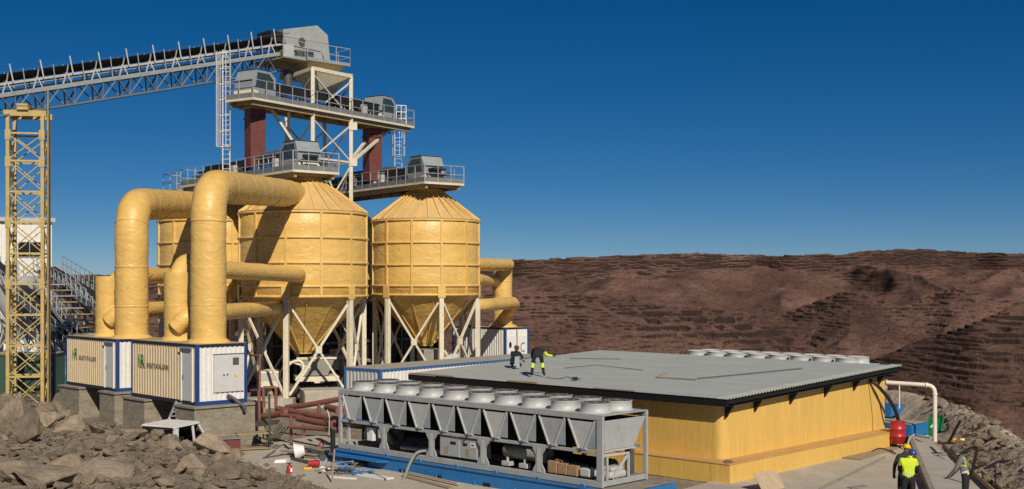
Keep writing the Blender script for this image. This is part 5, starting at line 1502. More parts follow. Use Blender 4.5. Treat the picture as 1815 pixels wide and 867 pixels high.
# red oil drum
t = thing("oil_drum", "red steel drum standing at the end of the yellow foot ledge", "drum", tuple(at(1591,786,47.3)), 0)
m = MB(); m.lathe([(.27,0),(.30,.012),(.30,.29),(.318,.305),(.30,.32),(.30,.58),(.318,.595),(.30,.61),(.30,.875),(.307,.89),(.285,.89),(.28,.872),(0,.870)], 32); m.build("drum_body", M['drum'], t)
m = MB(); m.lathe([(.05,.872),(.05,.888),(0,.888)], 12, (.14,.08,0)); m.build("bung", M['dgrey'], t)

# green plastic tray standing on edge
t = thing("green_tray", "green plastic tray with a white mark, propped on edge behind the white pipe", "tray", tuple(at(1655,776,50)), 0)
a, b, c, d = at(1641,772,50.2), at(1665,779,49.8), at(1673,742,50.4), at(1650,738,50.9)
nrm = (b-a).cross(d-a).normalized(); 
if nrm.y > 0: nrm = -nrm
m = MB(); m.prism([a,b,c,d], nrm*.04); m.build("tray_floor", M['gtray'], t, world=True)
m = MB()
for p, q in ((a,b),(b,c),(c,d),(d,a)): m.bar(p+nrm*.06, q+nrm*.06, .06, .12)
m.build("tray_rim", M['gtray'], t, world=True)
cc = (a+b+c+d)/4+nrm*.045; ex = (b-a).normalized(); ey = (d-a).normalized()
m = MB(); m.prism([cc-ex*.2-ey*.1, cc+ex*.22-ey*.16, cc+ex*.2+ey*.08, cc+ex*.05+ey*.10, cc+ex*.0+ey*.2, cc-ex*.1+ey*.17], nrm*.006); m.build("white_mark", M['white'], t, world=True)
m = MB(); m.tube(bend([at(1636,786,49.2),at(1640,772,49.4),at(1648,772,49.4),at(1652,786,49.2)],.15),.016,6); m.build("wire_foot", M['galv'], t, world=True)

# steel channel beside the walkway
t = thing("steel_channel", "long steel channel lying along the outer side of the walkway", "channel", (15.9,42.0,.5), 0)
A0, B0 = Vector((14.55,35.4,.55)), Vector((17.45,48.2,.42)); sd = Vector((.97,-.22,0))
m = MB(); m.bar(A0+sd*.14, B0+sd*.14, .30, .03); m.build("web", M['conc_dark'], t, world=True)
for o in (0, .29):
    m = MB(); m.bar(A0+sd*o+Vector((0,0,.07)), B0+sd*o+Vector((0,0,.07)), .03, .16); m.build("flange", M['tan'], t, world=True)
lay("thin_cable", "thin dark cable lying across the head of the walkway", "cable", bend([at(1622,779,47.6)+Vector((0,0,.02)), at(1640,786,46.9), at(1650,783,47.4)],.3), .015, M['rubber'])
lay("grey_conduit", "bent grey conduit rising beside the walkway's end", "conduit", bend([at(1609,792,46.6), at(1611,777,46.8), at(1621,770,47.2)],.4), .035, M['galv'])

# posts and props on the bank
lay("steel_post", "dark slanting steel post in the gravel by the grey-capped worker", "post", [at(1720,850,37.2), at(1732,797,37.2)], .045, M['fascia'])
lay("steel_post", "thin stake in the gravel nearest the picture's corner", "post", [at(1764,872,35), at(1765,833,35)], .02, M['fascia'])
t = thing("steel_prop", "rusty leaning prop with a foot plate on the spoil bank", "prop", tuple(at(1681,785,43.5)), 0)
m = MB(); m.bar(at(1681,785,43.5), at(1702,746,44.2), .07); m.build("prop_tube", M['fascia'], t, world=True)
q = at(1681,786,43.5); m = MB(); m.box((q.x-.2,q.y-.14,q.z-.02),(q.x+.2,q.y+.14,q.z+.03)); m.build("foot_plate", M['fascia'], t, world=True)
lay("bent_bar", "thin bent reinforcing bar sticking out of the spoil bank", "bar", bend([at(1692,800,42), at(1703,772,42.2), at(1710,770,42.4)],.3), .02, M['redp'])
t = thing("yellow_strip", "yellow and white strip of litter on the spoil bank", "litter", tuple(at(1692,780,42.8)), 0)
m = MB(); q = at(1697,779.5,42.6); m.box((q.x-.17,q.y-.03,q.z-.02),(q.x+.14,q.y+.03,q.z+.05)); m.build("strip", M['yellowm'], t, world=True)
m = MB(); m.box((q.x+.142,q.y-.03,q.z-.02),(q.x+.25,q.y+.03,q.z+.05)); m.build("strip_end", M['white'], t, world=True)

# things on the apron and ledge
zA = .365
def apron(px, py, z=zA): return at(px, py, (EYE-z)*F/(py-500.0))
t = thing("plywood_sheet", "pale plywood sheet leaning on the yellow foot ledge", "sheet", tuple(apron(1385,868)), 0)
a, b = apron(1352,873), apron(1391,866); up = Vector((-.26,.24,.56))
m = MB(); m.prism([a,b,b+up,a+up], (.012,-.01,.014)); m.build("board", M['ply'], t, world=True)
t = thing("stone", "dark stone resting on the corner of the yellow ledge", "stone", tuple(HM @ Vector((.02,-.05,.99))), 0)
o = bpy.data.objects.new("stone_body", ROCKS[2]); COL.objects.link(o); o.parent = t; o.scale = (.17,.10,.08); o.location = (0,0,.05)
lay("steel_strip", "long dark flat bar lying across the concrete apron", "bar", [apron(1452,868,zA+.02), apron(1568,811,zA+.02)], .05, M['conc_dark'])
t = thing("timber_pallet", "row of weathered boards lying by the ledge near the red drum", "boards", tuple(apron(1515,812)), 0)
a, b = apron(1500,812,zA+.03), apron(1588,785,zA+.03); sd = (b-a).normalized().cross(Vector((0,0,1)))*.16
for k in range(5):
    m = MB(); m.bar(a+sd*(k-1)+Vector((.0,.0,0)), b+sd*(k-1)-(b-a)*(.03*k), .12, .03); m.build("board", M['wood'], t, world=True)
lay("loose_cable", "loop of black cable lying on the boards near the drum", "cable", bend([apron(1545,800,zA+.06),apron(1560,793,zA+.08),apron(1580,800,zA+.06),apron(1590,806,zA+.04),apron(1578,797,zA+.07)],.5), .02, M['rubber'])
t = thing("shadow_board", "dark flat board painting a shadow on the apron at the frame's lower edge", "board", tuple(apron(1520,864)), .5)
m = MB(); m.box((-.35,-.12,0),(.4,.12,.03)); m.build("board", M['conc_dark'], t)  # thin dark board laid down as a patch of shadow
# ------------------------------------------------------------------ plant on the far left
def plant_house():
    p = at(92,600,110)
    t = thing("plant_building", "white clad plant building behind the yellow lattice tower", "building", (p.x, 110, 0), R(22))
    H = 12.7
    m = MB(); m.corr((-16,0,3.6),(1,0,0),(0,0,1),(0,-1,0),16,H-3.6,.5,.04); m.box((-16,.1,3.6),(-.02,9,H-.02)); m.build("wall", M['white'], t)
    m = MB(); m.prism([(-16.2,-.35,H+.1),(.3,-.35,H+.1),(.3,9.3,H+.7),(-16.2,9.3,H+.7)], (0,0,.12)); m.build("roof", M['lgrey'], t)
    m = MB(); m.box((-16.2,-.37,H-.12),(.3,-.30,H+.1)); m.build("gutter", M['lgrey'], t)
    for x0, x1, z0, z1 in ((-2.9,-.95,9.3,10.7),(-6.6,-4.6,9.4,10.8)):
        m = MB(); m.box((x0,-.03,z0),(x1,.02,z1)); wn = m.build("window", M['dark'], t)
        m = MB(); m.bar((x0,-.05,z0),(x1,-.05,z0),.06); m.bar((x0,-.05,z1),(x1,-.05,z1),.06); m.bar(((x0+x1)/2,-.05,z0),((x0+x1)/2,-.05,z1),.05); m.build("frame", M['lgrey'], wn)
    for x in (-15,-11.5,-8,-4.5,-.6):
        for y in (.4, 8.4):
            m = MB(); m.bar((x,y,0),(x,y,3.6),.3,.3); m.build("column", M['lgrey'], t)
    for x in (-15,-11.5,-8,-4.5):
        m = MB(); m.bar((x,.4,.2),(x+3.5,.4,3.4),.12); m.bar((x+3.5,.4,.2),(x,.4,3.4),.12); m.build("bracing", M['galv'], t)
    m = MB(); m.box((-15.8,3.0,.1),(-.8,3.1,3.5)); m.build("lower_wall", M['white'], t)
plant_house()

def belt_run(name, lab, A, B, w=1.1, h=1.0, truss=.9, legs=()):
    """a straight railed conveyor from A to B with its supports"""
    A = Vector(A); B = Vector(B); d = (B-A).normalized(); side = Vector((d.y, -d.x, 0)).normalized(); up = Vector((0,0,1))
    t = thing(name, lab, "conveyor", tuple(A), 0, "railed conveyors by the white plant building")
    for s in (-1, 1):
        o = side*s*w/2
        m = MB(); m.bar(A+o, B+o, .1, .3); m.build("stringer", M['truss'], t, world=True)
        m = MB(); m.bar(A+o-up*truss, B+o-up*truss, .1, .12)
        for p in resample([A, B], 1.3): m.bar(p+o, p+o-up*truss, .06)
        q = resample([A, B], 1.3)
        for a, b in zip(q, q[1:]): m.bar(a+o, b+o-up*truss, .06)
        m.build("truss_side", M['truss'], t, world=True)
        o = side*s*(w/2+.5)
        m = MB()
        rail_run(m, [A+o, B+o], h, 1.25, .05); m.build("handrail", M['bgrey'], t, world=True)
        m = MB(); m.bar(A+side*s*(w/2+.3), B+side*s*(w/2+.3), .5, .05); m.build("walkway_plate", M['dgrey'], t, world=True)
    m = MB(); m.bar(A+up*.3, B+up*.3, w*.85, .14); m.build("belt", M['belt'], t, world=True)
    for p in resample([A, B], 1.25):
        m = MB(); m.bar(p-side*w/2, p-side*w/2+up*.7-d*.2, .07); m.bar(p+side*w/2, p+side*w/2+up*.7-d*.2, .07); m.bar(p-side*w/2+up*.28, p+side*w/2+up*.28, .06); m.build("idler_frame", M['bgrey'], t, world=True)
    for f in legs:
        p = A.lerp(B, f)-up*truss
        for s in (-1, 1):
            q = p+side*s*w*.45
            m = MB(); m.bar(q, Vector((q.x, q.y, 0)), .18); m.build("leg", M['bgrey'], t, world=True)
        m = MB(); m.bar(p+side*w*.45-up*.4, Vector((p.x,p.y,0))-side*w*.45, .08); m.bar(p-side*w*.45-up*.4, Vector((p.x,p.y,0))+side*w*.45, .08); m.build("leg_brace", M['bgrey'], t, world=True)
    return t
belt_run("belt_conveyor", "upper grey conveyor sloping down from the white plant building, open sky above its rail", at(85,480,104), at(182,542,92), 1.5, 1.3, .9, (.35,.85))
belt_run("belt_conveyor", "lower grey conveyor running down behind the tower to the dark green container", at(-12,470,100), at(150,618,88), 1.3, 1.2, 1.0, (.3,.6,.9))

def stair(name, lab, A, B, n, w, rise):
    A = Vector(A); B = Vector(B); t = thing(name, lab, "stairs", tuple(A), 0)
    d = Vector((B.x-A.x, B.y-A.y, 0)); L = d.length; d.normalize(); side = Vector((d.y,-d.x,0)); up = Vector((0,0,1))
    for k in range(n):
        p = A.lerp(B, (k+.5)/n)
        m = MB(); m.prism([p+side*w/2-d*.55, p-side*w/2-d*.55, p-side*w/2+d*.55, p+side*w/2+d*.55], up*.07); m.build("landing_step", M['tan'] if k % 2 else M['galv'], t, world=True)
    for s in (-1, 1):
        m = MB(); m.bar(A+side*s*w/2-up*.2, B+side*s*w/2-up*.2, .08, .3); m.build("stringer", M['bgrey'], t, world=True)
        m = MB(); rail_run(m, [A+side*s*w/2, B+side*s*w/2], 1.15, 1.2, .05); m.build("handrail", M['galv'], t, world=True)
    for f in (.3, .75):
        p = A.lerp(B, f)
        for s in (-1, 1):
            m = MB(); m.bar(p+side*s*w*.4-up*.3, Vector((p.x,p.y,0))+side*s*w*.4, .12); m.build("leg", M['galv'], t, world=True)
stair("access_stair", "stepped steel access stair with pale treads between the two grey conveyors", at(88,500,96), at(168,598,88), 9, 2.6, .4)
t = thing("plant_tank", "white silo-like hopper with dark steelwork behind the lattice tower's middle", "hopper", tuple(at(32,600,98)), 0)
p = at(40,520,98); 
m = MB(); m.lathe([(.6,1.0),(1.9,3.2),(1.9,5.2)], 20, (0,0,0)); m.build("hopper_shell", M['lgrey'], t)
for k in range(4):
    a = R(45+90*k); m = MB(); m.bar((1.7*math.cos(a),1.7*math.sin(a),0-2),(1.7*math.cos(a),1.7*math.sin(a),4),.2); m.build("leg", M['bgrey'], t)
for k in range(4):
    a, b = R(45+90*k), R(135+90*k); m = MB(); m.bar((1.7*math.cos(a),1.7*math.sin(a),-1),(1.7*math.cos(b),1.7*math.sin(b),2.4),.1); m.bar((1.7*math.cos(b),1.7*math.sin(b),-1),(1.7*math.cos(a),1.7*math.sin(a),2.4),.1); m.build("bracing", M['galv'], t)
wsh = thing("white_shed", "small white clad shed at the foot of the grey conveyors", "shed", (at(98,640,92).x, 92, 0), R(8))
m = MB(); m.corr((0,0,0),(1,0,0),(0,0,1),(0,-1,0),3.4,3.0,.3,.03); m.box((0,.06,0),(3.4,3,2.98)); m.build("wall", M['white'], wsh)
m = MB(); m.box((-.1,-.1,3.0),(3.5,3.1,3.08)); m.build("roof", M['lgrey'], wsh)

# ------------------------------------------------------------------ machinery under the silos
def loader():
    t = thing("feeder_truck", "cream truck-like feeder machine parked under the biggest silo's cone", "machine", (-12.3,69.6,0), R(14))
    c = M['cream']
    m = MB(); m.box((-2.3,-.55,.75),(2.6,.55,.98)); m.build("chassis", M['dgrey'], t)
    m = MB(); m.prism([(-.35,-1.0,2.55),(1.75,-1.0,2.55),(1.35,-1.0,1.55),(-.05,-1.0,1.55)], (0,2.0,0)); h = m.build("receiving_hopper", M['tank'], t)
    m = MB(); m.box((-.45,-1.06,2.5),(1.85,-1.002,2.62)); m.build("hopper_rim", c, h)
    m = MB(); m.box((-.5,-1.08,1.22),(2.0,1.0,1.5)); m.build("side_beam", c, t)
    m = MB(); m.bevel_box((-2.5,-1.02,.9),(-1.35,.95,1.85),.06); cb = m.build("engine_cover", c, t)
    m = MB(); m.box((-2.45,-1.03,1.3),(-1.4,-1.021,1.75)); m.build("cover_panel", M['lgrey'], cb)
    m = MB(); m.tube(bend([(-1.3,-.9,1.2),(-.9,-.95,2.3),(-.2,-1.0,2.5),(.0,-1.05,1.9),(-.5,-1.08,1.3)],.5),.09,8); m.build("hose_arm", c, t)
    m = MB(); m.tube(bend([(-1.4,-.8,1.7),(-1.0,-.9,2.45),(.3,-1.0,2.0)],.4),.06,8); m.build("hose_arm", c, t)
    for x in (-1.9, -.3, 1.4):
        for y in (-1.05, .7):
            m = MB(); m.lathe([(.2,0),(.44,.03),(.48,.12),(.48,.24),(.44,.33),(.2,.35)], 20); m.grid_warp(lambda p,x=x,y=y: Vector((x+p.x, y+p.z, .5+p.y))); wl = m.build("wheel", M['rubber'], t)
            m = MB(); m.lathe([(0,-.01),(.2,-.01),(.22,.02)], 14); m.grid_warp(lambda p,x=x,y=y: Vector((x+p.x, y+p.z, .5+p.y))); m.build("rim", M['tan'], wl)
    m = MB(); m.prism([(2.0,-1.0,.9),(3.0,-.9,.6),(3.0,-.9,1.5),(2.4,-1.0,1.9)], (0,1.6,0)); m.build("discharge_chute", M['dgrey'], t)
loader()
t = thing("added_shade_wall", "dark wall added to paint deep shade behind the front silo legs", "wall", (-15.1,73.5,0), math.atan2(.8,.6))
m = MB(); m.corr((0,0,.35),(1,0,0),(0,0,1),(0,-1,0),16,5.3,.5,.06); m.box((0,.08,.35),(16,.3,5.65)); m.build("cladding", M['black'], t)  # black sheet added so the space behind the legs reads as shade
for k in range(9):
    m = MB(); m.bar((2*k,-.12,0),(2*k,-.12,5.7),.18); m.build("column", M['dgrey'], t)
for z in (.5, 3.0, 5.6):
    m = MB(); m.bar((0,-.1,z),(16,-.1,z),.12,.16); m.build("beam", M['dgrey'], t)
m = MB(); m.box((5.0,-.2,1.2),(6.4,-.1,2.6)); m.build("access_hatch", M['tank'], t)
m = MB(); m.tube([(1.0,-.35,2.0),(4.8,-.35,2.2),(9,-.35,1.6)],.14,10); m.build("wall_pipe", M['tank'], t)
t = thing("screw_feeder", "pale screw feeder lying under the outer silo's cone", "machine", (-5.7,78.0,0), R(20))
m = MB(); m.tube([(-1.6,-1.2,.9),(2.0,-.6,2.1)],.3,14); m.build("screw_tube", M['lgrey'], t)
m = MB(); m.bevel_box((-.5,-1.3,1.7),(.9,.4,2.6),.05); m.build("inlet_box", M['tank'], t)
m = MB(); m.tube([(-2.0,-1.35,.78),(-1.5,-1.2,.93)],.22,12); m.build("motor", M['cream'], t)
for x in (-1.2, 1.6):
    m = MB(); m.bar((x,-1.0,0),(x,-1.0,.95),.12); m.build("leg", M['cream'], t)

# concrete blocks near the front silo leg
for px, py, d, s, lab in ((585,706,67,(1.6,1.0,1.0),"long pale concrete block beside the front silo leg"),(556,712,66,(.55,.5,.9),"upright concrete block just past the front silo leg"),(470,722,66,(1.0,.7,.6),"low pale block behind the red posts")):
    p = at(px,py,d); t = thing("concrete_block", lab, "block", (p.x,p.y,-.05), .3)
    m = MB(); m.bevel_box((-s[0],-s[1],0),(s[0],s[1],s[2]),.04); m.build("block_body", M['conc2'], t)

# ------------------------------------------------------------------ red pipework and stands
def pipe(name, lab, pts, r, mat=M['redp'], flange=None, group="red-brown pipes beside the chiller"):
    t = thing(name, lab, "pipe", tuple(pts[0]), 0, group)
    m = MB(); m.tube(pts, r, 14); m.build("pipe_run", mat, t, world=True)
    if flange:
        a, b = Vector(pts[-1]), Vector(pts[-2]); d = (b-a).normalized()
        m = MB(); m.tube([a-d*.02, a+d*.05], r*1.5, 16); m.build("flange", M['redp'], t, world=True)
        m = MB(); m.tube([a-d*.03, a-d*.021], r*.75, 14); m.build("bore", M['dark'], t, world=True)
    return t
pipe("red_pipe", "red-brown pipe sloping from the red gate post down to the chiller", [at(491,724,51), at(575,740,48), at(602,744,47)], .125)
pipe("red_pipe", "red-brown pipe rising gently past the silo footing to the chiller", [at(508,722,53), at(545,718,52), at(605,707,51)], .12)
pipe("red_pipe", "lower red-brown pipe ending in an open flange beside the chiller", [at(528,742,48.6), at(560,748,47.2), at(593,753,46)], .13, flange=True)
pipe("red_pipe", "thick red-brown pipe stub lying by the masonry pier", [at(448,738,52), at(480,737,51), at(508,731,50)], .14)
pipe("red_pipe", "thin red-brown pipe low on the slab under the flanged pipe", [at(500,736,50), at(530,738,49), at(545,744,48.4)], .09)
pipe("red_pipe", "short red-brown pipe with a round end by the chiller's corner", [at(580,722,50), at(604,728,48)], .15, flange=True)
pipe("red_pipe", "flat red-brown pipe lying lowest of the bundle", [at(515,757,48), at(560,760,47), at(600,764,46)], .08)
for a, b, lab, r in (((459,693,50.5),(460,752,50.5),"tall red-brown post next to the masonry pier",.07),((516,737,48.3),(516,782,48.3),"red-brown post standing on the slab before the pipes",.06),((538,752,47.5),(538,772,47.5),"short red-brown post under the flanged pipe",.07),((565,716,49.5),(565,738,49.5),"short red-brown stub between two sloping pipes",.08)):
    lay("red_post", lab, "post", [at(*b), at(*a)], r, M['redp'], "red-brown posts")
lay("red_gate_pipe", "red-brown pipe frame like a small gate behind the green stand", "gate", bend([at(467,722,51), at(467,687,51), at(489,687,51), at(489,722,51)],.06), .07, M['redp'])
lay("red_rail", "red-brown rail running from the container corner to the tall post", "rail", [at(444,692,51.5), at(462,691,50.6)], .045, M['redp'])
lay("red_rail", "upper red-brown rail beside the blue container corner post", "rail", [at(444,630,51.8), at(461,629,50.6), at(460,694,50.5)], .05, M['redp'])
t = thing("green_stand", "dark green pole stand with a tangle of scaffold legs on the slab", "stand", tuple(at(478,781,48.6)), 0)
m = MB(); m.bar(at(478,781,48.6), at(477,698,48.6), .08); m.build("pole", M['ogreen'], t, world=True)
m = MB(); m.prism([at(452,757,49.3), at(492,752,48.8), at(496,746,49.8), at(455,748,50.3)], (0,0,.05)); m.build("table_top", M['ogreen'], t, world=True)
for a, b in (((480,779,48.3),(500,755,48.9)),((487,778,48.4),(505,757,49)),((468,778,48.8),(497,776,48.2)),((458,775,49),(480,781,48.4)),((495,775,48.3),(512,756,49.2)),((500,750,49),(476,776,48.8))):
    m = MB(); m.bar(at(*a), at(*b), .045); m.build("leg", M['ogreen'], t, world=True)
m = MB(); m.bar(at(467,778,48.9), at(467,757,48.9), .06); m.build("leg", M['tan'], t, world=True)
t = thing("steel_bundle", "dark bundle of flat steel lying on the slab behind the white cone", "bundle", tuple(at(545,775,46.6)), 0)
for k, (a, b) in enumerate((((512,768,47.2),(590,782,45.6)),((520,764,47.6),(596,772,46.2)),((500,772,47.3),(560,781,46.2)),((545,768,47.4),(600,777,46)),((530,760,48),(590,764,47)))):
    m = MB(); a, b = at(*a), at(*b); a.z = .14+.05*k; b.z = .14+.05*k; m.bar(a, b, .22, .05); m.build("flat_bar", M['dgrey'] if k % 2 else M['conc_dark'], t, world=True)
lay("valve_rod", "bent bright steel rod standing in front of the pipe flange", "rod", bend([at(580,727,45.9), at(584,738,45.8), at(583,776,45.7)],.2), .022, M['galv'])
lay("drain_post", "black drain post at the chiller's corner", "post", [at(590,800,45.3), at(590,762,45.3)], .1, M['black'])

# ------------------------------------------------------------------ litter on the slab
zS = .092
def sl(px, py, z=zS): return at(px, py, (EYE-z)*F/(py-500.0))
t = thing("white_cone", "white plastic funnel lying tipped on the slab", "funnel", tuple(sl(532,815)), 0)
q = sl(532,815); ax = Vector((.9,.12,.16)).normalized(); 
m = MB(); m.lathe([(.33,0),(.325,.02),(.19,.34),(.185,.36)], 24)
rot = ax.to_track_quat('Z','Y'); m.grid_warp(lambda p: q + rot @ p + Vector((-.2,.05,.31))); m.build("cone_shell", M['white'], t, world=True)
m = MB(); m.lathe([(.355,-.02),(.36,.02),(.34,.02),(.335,-.02)], 24); m.grid_warp(lambda p: q + rot @ p + Vector((-.2,.05,.31))); m.build("rim", M['pvc'], t, world=True)
t = thing("red_canister", "small red canister with a white label standing alone on the slab", "canister", tuple(sl(513,839)), .3)
m = MB(); m.lathe([(.09,0),(.10,.02),(.10,.24),(.06,.29),(.04,.30)], 16); m.build("can_body", M['drum'], t)
m = MB(); m.box((.02,-.112,.06),(.09,-.095,.2)); m.build("paper_label", M['white'], t)
m = MB(); m.tube([(0,0,.3),(0,0,.36)],.03,8); m.bar((-.1,0,.36),(.08,0,.36),.03); m.build("trigger", M['black'], t)
t = thing("yellow_box", "small yellow carton lying on the slab near the litter", "carton", tuple(sl(546,832)), .2)
m = MB(); m.bevel_box((-.16,-.07,0),(.14,.07,.08),.01); m.build("carton_body", M['yellowm'], t)
m = MB(); m.bevel_box((-.34,-.06,0),(-.17,.06,.06),.01); m.build("flap", M['wood'], t)
t = thing("red_bucket", "red bucket lying on its side by the grey tool case", "bucket", tuple(sl(556,829)), .2)
m = MB(); m.tube([(-.2,0,.16),(.2,-.05,.17)],[.11,.135],16); m.build("bucket_body", M['drum'], t)
m = MB(); m.tube([(.2,-.05,.17),(.206,-.051,.17)],.115,16); m.build("bucket_mouth", M['dark'], t)
t = thing("tool_case", "dark grey machine with a round housing on the slab", "machine", tuple(sl(570,826)), .4)
m = MB(); m.bevel_box((-.22,-.15,0),(.2,.16,.3),.05); m.build("case_body", M['bgrey'], t)
m = MB(); m.tube([(.0,-.2,.36),(.02,.14,.38)],.13,14); m.build("motor_housing", M['dgrey'], t)
t = thing("timber_baulk", "dark square timber lying on the slab beside the white funnel", "timber", tuple(sl(533,818)), 0)
a, b = sl(518,815)+Vector((0,0,.06)), sl(549,823)+Vector((0,0,.06)); m = MB(); m.bar(a, b, .14, .12); m.build("baulk", M['dgrey'], t, world=True)
t = thing("paper_sack", "torn white paper sack on the slab left of the funnel", "sack", tuple(sl(499,819)), .4)
m = MB(); m.prism([(-.3,-.1,0),(.1,-.2,0),(.32,.05,0),(.25,.22,.0),(-.1,.2,0)], (.05,.02,.10)); m.build("sack_body", M['white'], t)
t = thing("red_hook", "red hook lying among the litter on the slab", "hook", tuple(sl(568,795)), .1)
m = MB(); m.tube(bend([(-.1,0,.02),(.0,0,.25),(.1,0,.3),(.12,0,.12)],.08),.035,8); m.bevel_box((-.12,-.06,0),(.1,.06,.08),.01); m.build("hook_body", M['drum'], t)
rl = random.Random(8)
LIT = [("white rag","white crumpled rag beside the red bucket",'white',571,830,.09),("white scrap","small white scrap in front of the tool case",'white',577,836,.10),("black scrap","small black scrap near the yellow carton",'black',567,839,.07),("brown scrap","brown broken scrap under the red bucket's mouth",'wood',562,835,.08),("pink tape","tangled heap of faded pink tape behind the funnel",'redp',549,803,.16),("pink tape","thin trail of pink tape next to the red hook",'redp',558,800,.10),("orange cap","orange-red cap standing behind the paper sack",'drum',509,802,.07),("pale block","pale foam block nearest the rod-like stake",'pvc',582,832,.10)]
for nm, lab, mt, px, py, s in LIT:
    q = sl(px, py); t = thing(nm.replace(' ','_'), lab, nm.split()[-1], tuple(q), rl.uniform(0,3))
    bm = bmesh.new(); bmesh.ops.create_icosphere(bm, subdivisions=2, radius=1)
    for v in bm.verts: v.co = Vector((v.co.x*s*rl.uniform(.8,1.6), v.co.y*s*rl.uniform(.6,1.2), max(0,(v.co.z+.8))*s*.45*rl.uniform(.6,1.2)))
    bm.verts.index_update(); m = MB(); m.add([v.co for v in bm.verts], [[v.index for v in f.verts] for f in bm.faces]); bm.free(); m.build("crumple", M[mt], t)
# coils of cable by the skid
for i in range(9):
    px, py = rl.uniform(600,645), rl.uniform(820,842)
    mt = ('skid','rubber','skid','bgrey','rubber','skid','rubber','bgrey','skid')[i]
    col = {'skid':'bright blue','rubber':'black','bgrey':'grey'}[mt]
    c = sl(px, py); pts = []
    a0 = rl.uniform(0,6); rr = rl.uniform(.16,.42)
    for k in range(26):
        a = a0+k*.42*rl.uniform(.8,1.2); pts.append(c+Vector((math.cos(a)*rr*rl.uniform(.5,1.3)*1.5, math.sin(a)*rr*rl.uniform(.5,1.2), .03+.24*rl.random()*(1-abs(k-13)/16))))
    t = thing("cable_coil", "loose %s cable tangled in front of the blue skid's end" % col, "cable", tuple(c), 0, "%s cables tangled by the skid" % col)
    sm = [pts[0]]
    for a, b in zip(pts, pts[1:]): sm += [a.lerp(b,.5), b]
    m = MB(); m.tube(bend(pts,.2,3), .017, 5); m.build("strand", M[mt], t, world=True)
for a, b, w_, mt, lab in (((584,846),(631,850),.16,'white',"white plank lying on the slab closest to the rod-like stake"),((640,842),(690,850),.42,'white',"white sheet of board under the hose end"),((655,838),(684,852),.05,'dgrey',"dark bar lying across the white board"),((716,845),(800,867),.22,'wood',"brown timber lying along the foot of the blue skid"),((725,842),(812,862),.10,'ply',"pale batten lying on the brown timber"),((488,800),(470,812),.03,'dgrey',"thin dark rod on the bare part of the slab"),((466,813),(512,806),.02,'dgrey',"thin wire lying across the slab")):
    t = thing("plank" if w_ > .06 else "bar", lab, "plank" if w_ > .06 else "bar", tuple(sl(*a)), 0)
    m = MB(); z = .03 if 'on the brown' not in lab else .09
    m.bar(sl(*a)+Vector((0,0,z)), sl(*b)+Vector((0,0,z)), w_, .05); m.build("board" if w_ > .06 else "rod", M[mt], t, world=True)
lay("timber_stake", "thin timber stake leaning upright in front of the skid's end", "stake", [at(587,872,40.6), at(593,796,40.9)], .035, M['wood'])
lay("slab_form", "dark steel edge form along the front of the pale slab", "form", [sl(545,850,.02), sl(600,868,.02), sl(660,880,.02)], .06, M['dgrey'])

# ------------------------------------------------------------------ people
def skin_body(name, parent, joints, bones, mats, bone_mat, head=None, sub=2):
    """one continuous figure grown from a skeleton; every face takes the cloth of its nearest bone"""
    names = list(joints); me = bpy.data.meshes.new(name)
    me.from_pydata([joints[n][0] for n in names], [(names.index(a), names.index(b)) for a, b in bones], [])
    ob = bpy.data.objects.new(name, me); COL.objects.link(ob)
    sk_ = ob.modifiers.new("skin", 'SKIN'); ob.modifiers.new("sub", 'SUBSURF').levels = sub
    for i, n in enumerate(names):
        r = joints[n][1]; v = me.skin_vertices[0].data[i]
        v.radius = r if isinstance(r, tuple) else (r, r); v.use_root = (n == 'pelvis')
    dg = bpy.context.evaluated_depsgraph_get(); dg.update()
    out = bpy.data.meshes.new_from_object(ob.evaluated_get(dg))
    bpy.data.objects.remove(ob)
    vs = [v.co.copy() for v in out.vertices]; fs = [tuple(p.vertices) for p in out.polygons]; bpy.data.meshes.remove(out)
    def nearest(c):
        best, bi = 1e9, 0
        for k, (a, b) in enumerate(bones):
            pa, pb = Vector(joints[a][0]), Vector(joints[b][0]); d = pb-pa
            t = max(0, min(1, (c-pa).dot(d)/max(d.length_squared, 1e-9)))
            ra = joints[a][1]; ra = max(ra) if isinstance(ra, tuple) else ra
            q = (c-(pa+d*t)).length - ra*.6
            if q < best: best, bi = q, k
        return bones[bi]
    m = MB(); m.add(vs, fs, True)
    key = []
    for i, f in enumerate(fs):
        c = sum((vs[j] for j in f), Vector())/len(f); bn = nearest(c); key.append(bn)
        m.mi[i] = mats.index(bone_mat(bn, c))
    return m, vs, fs, key

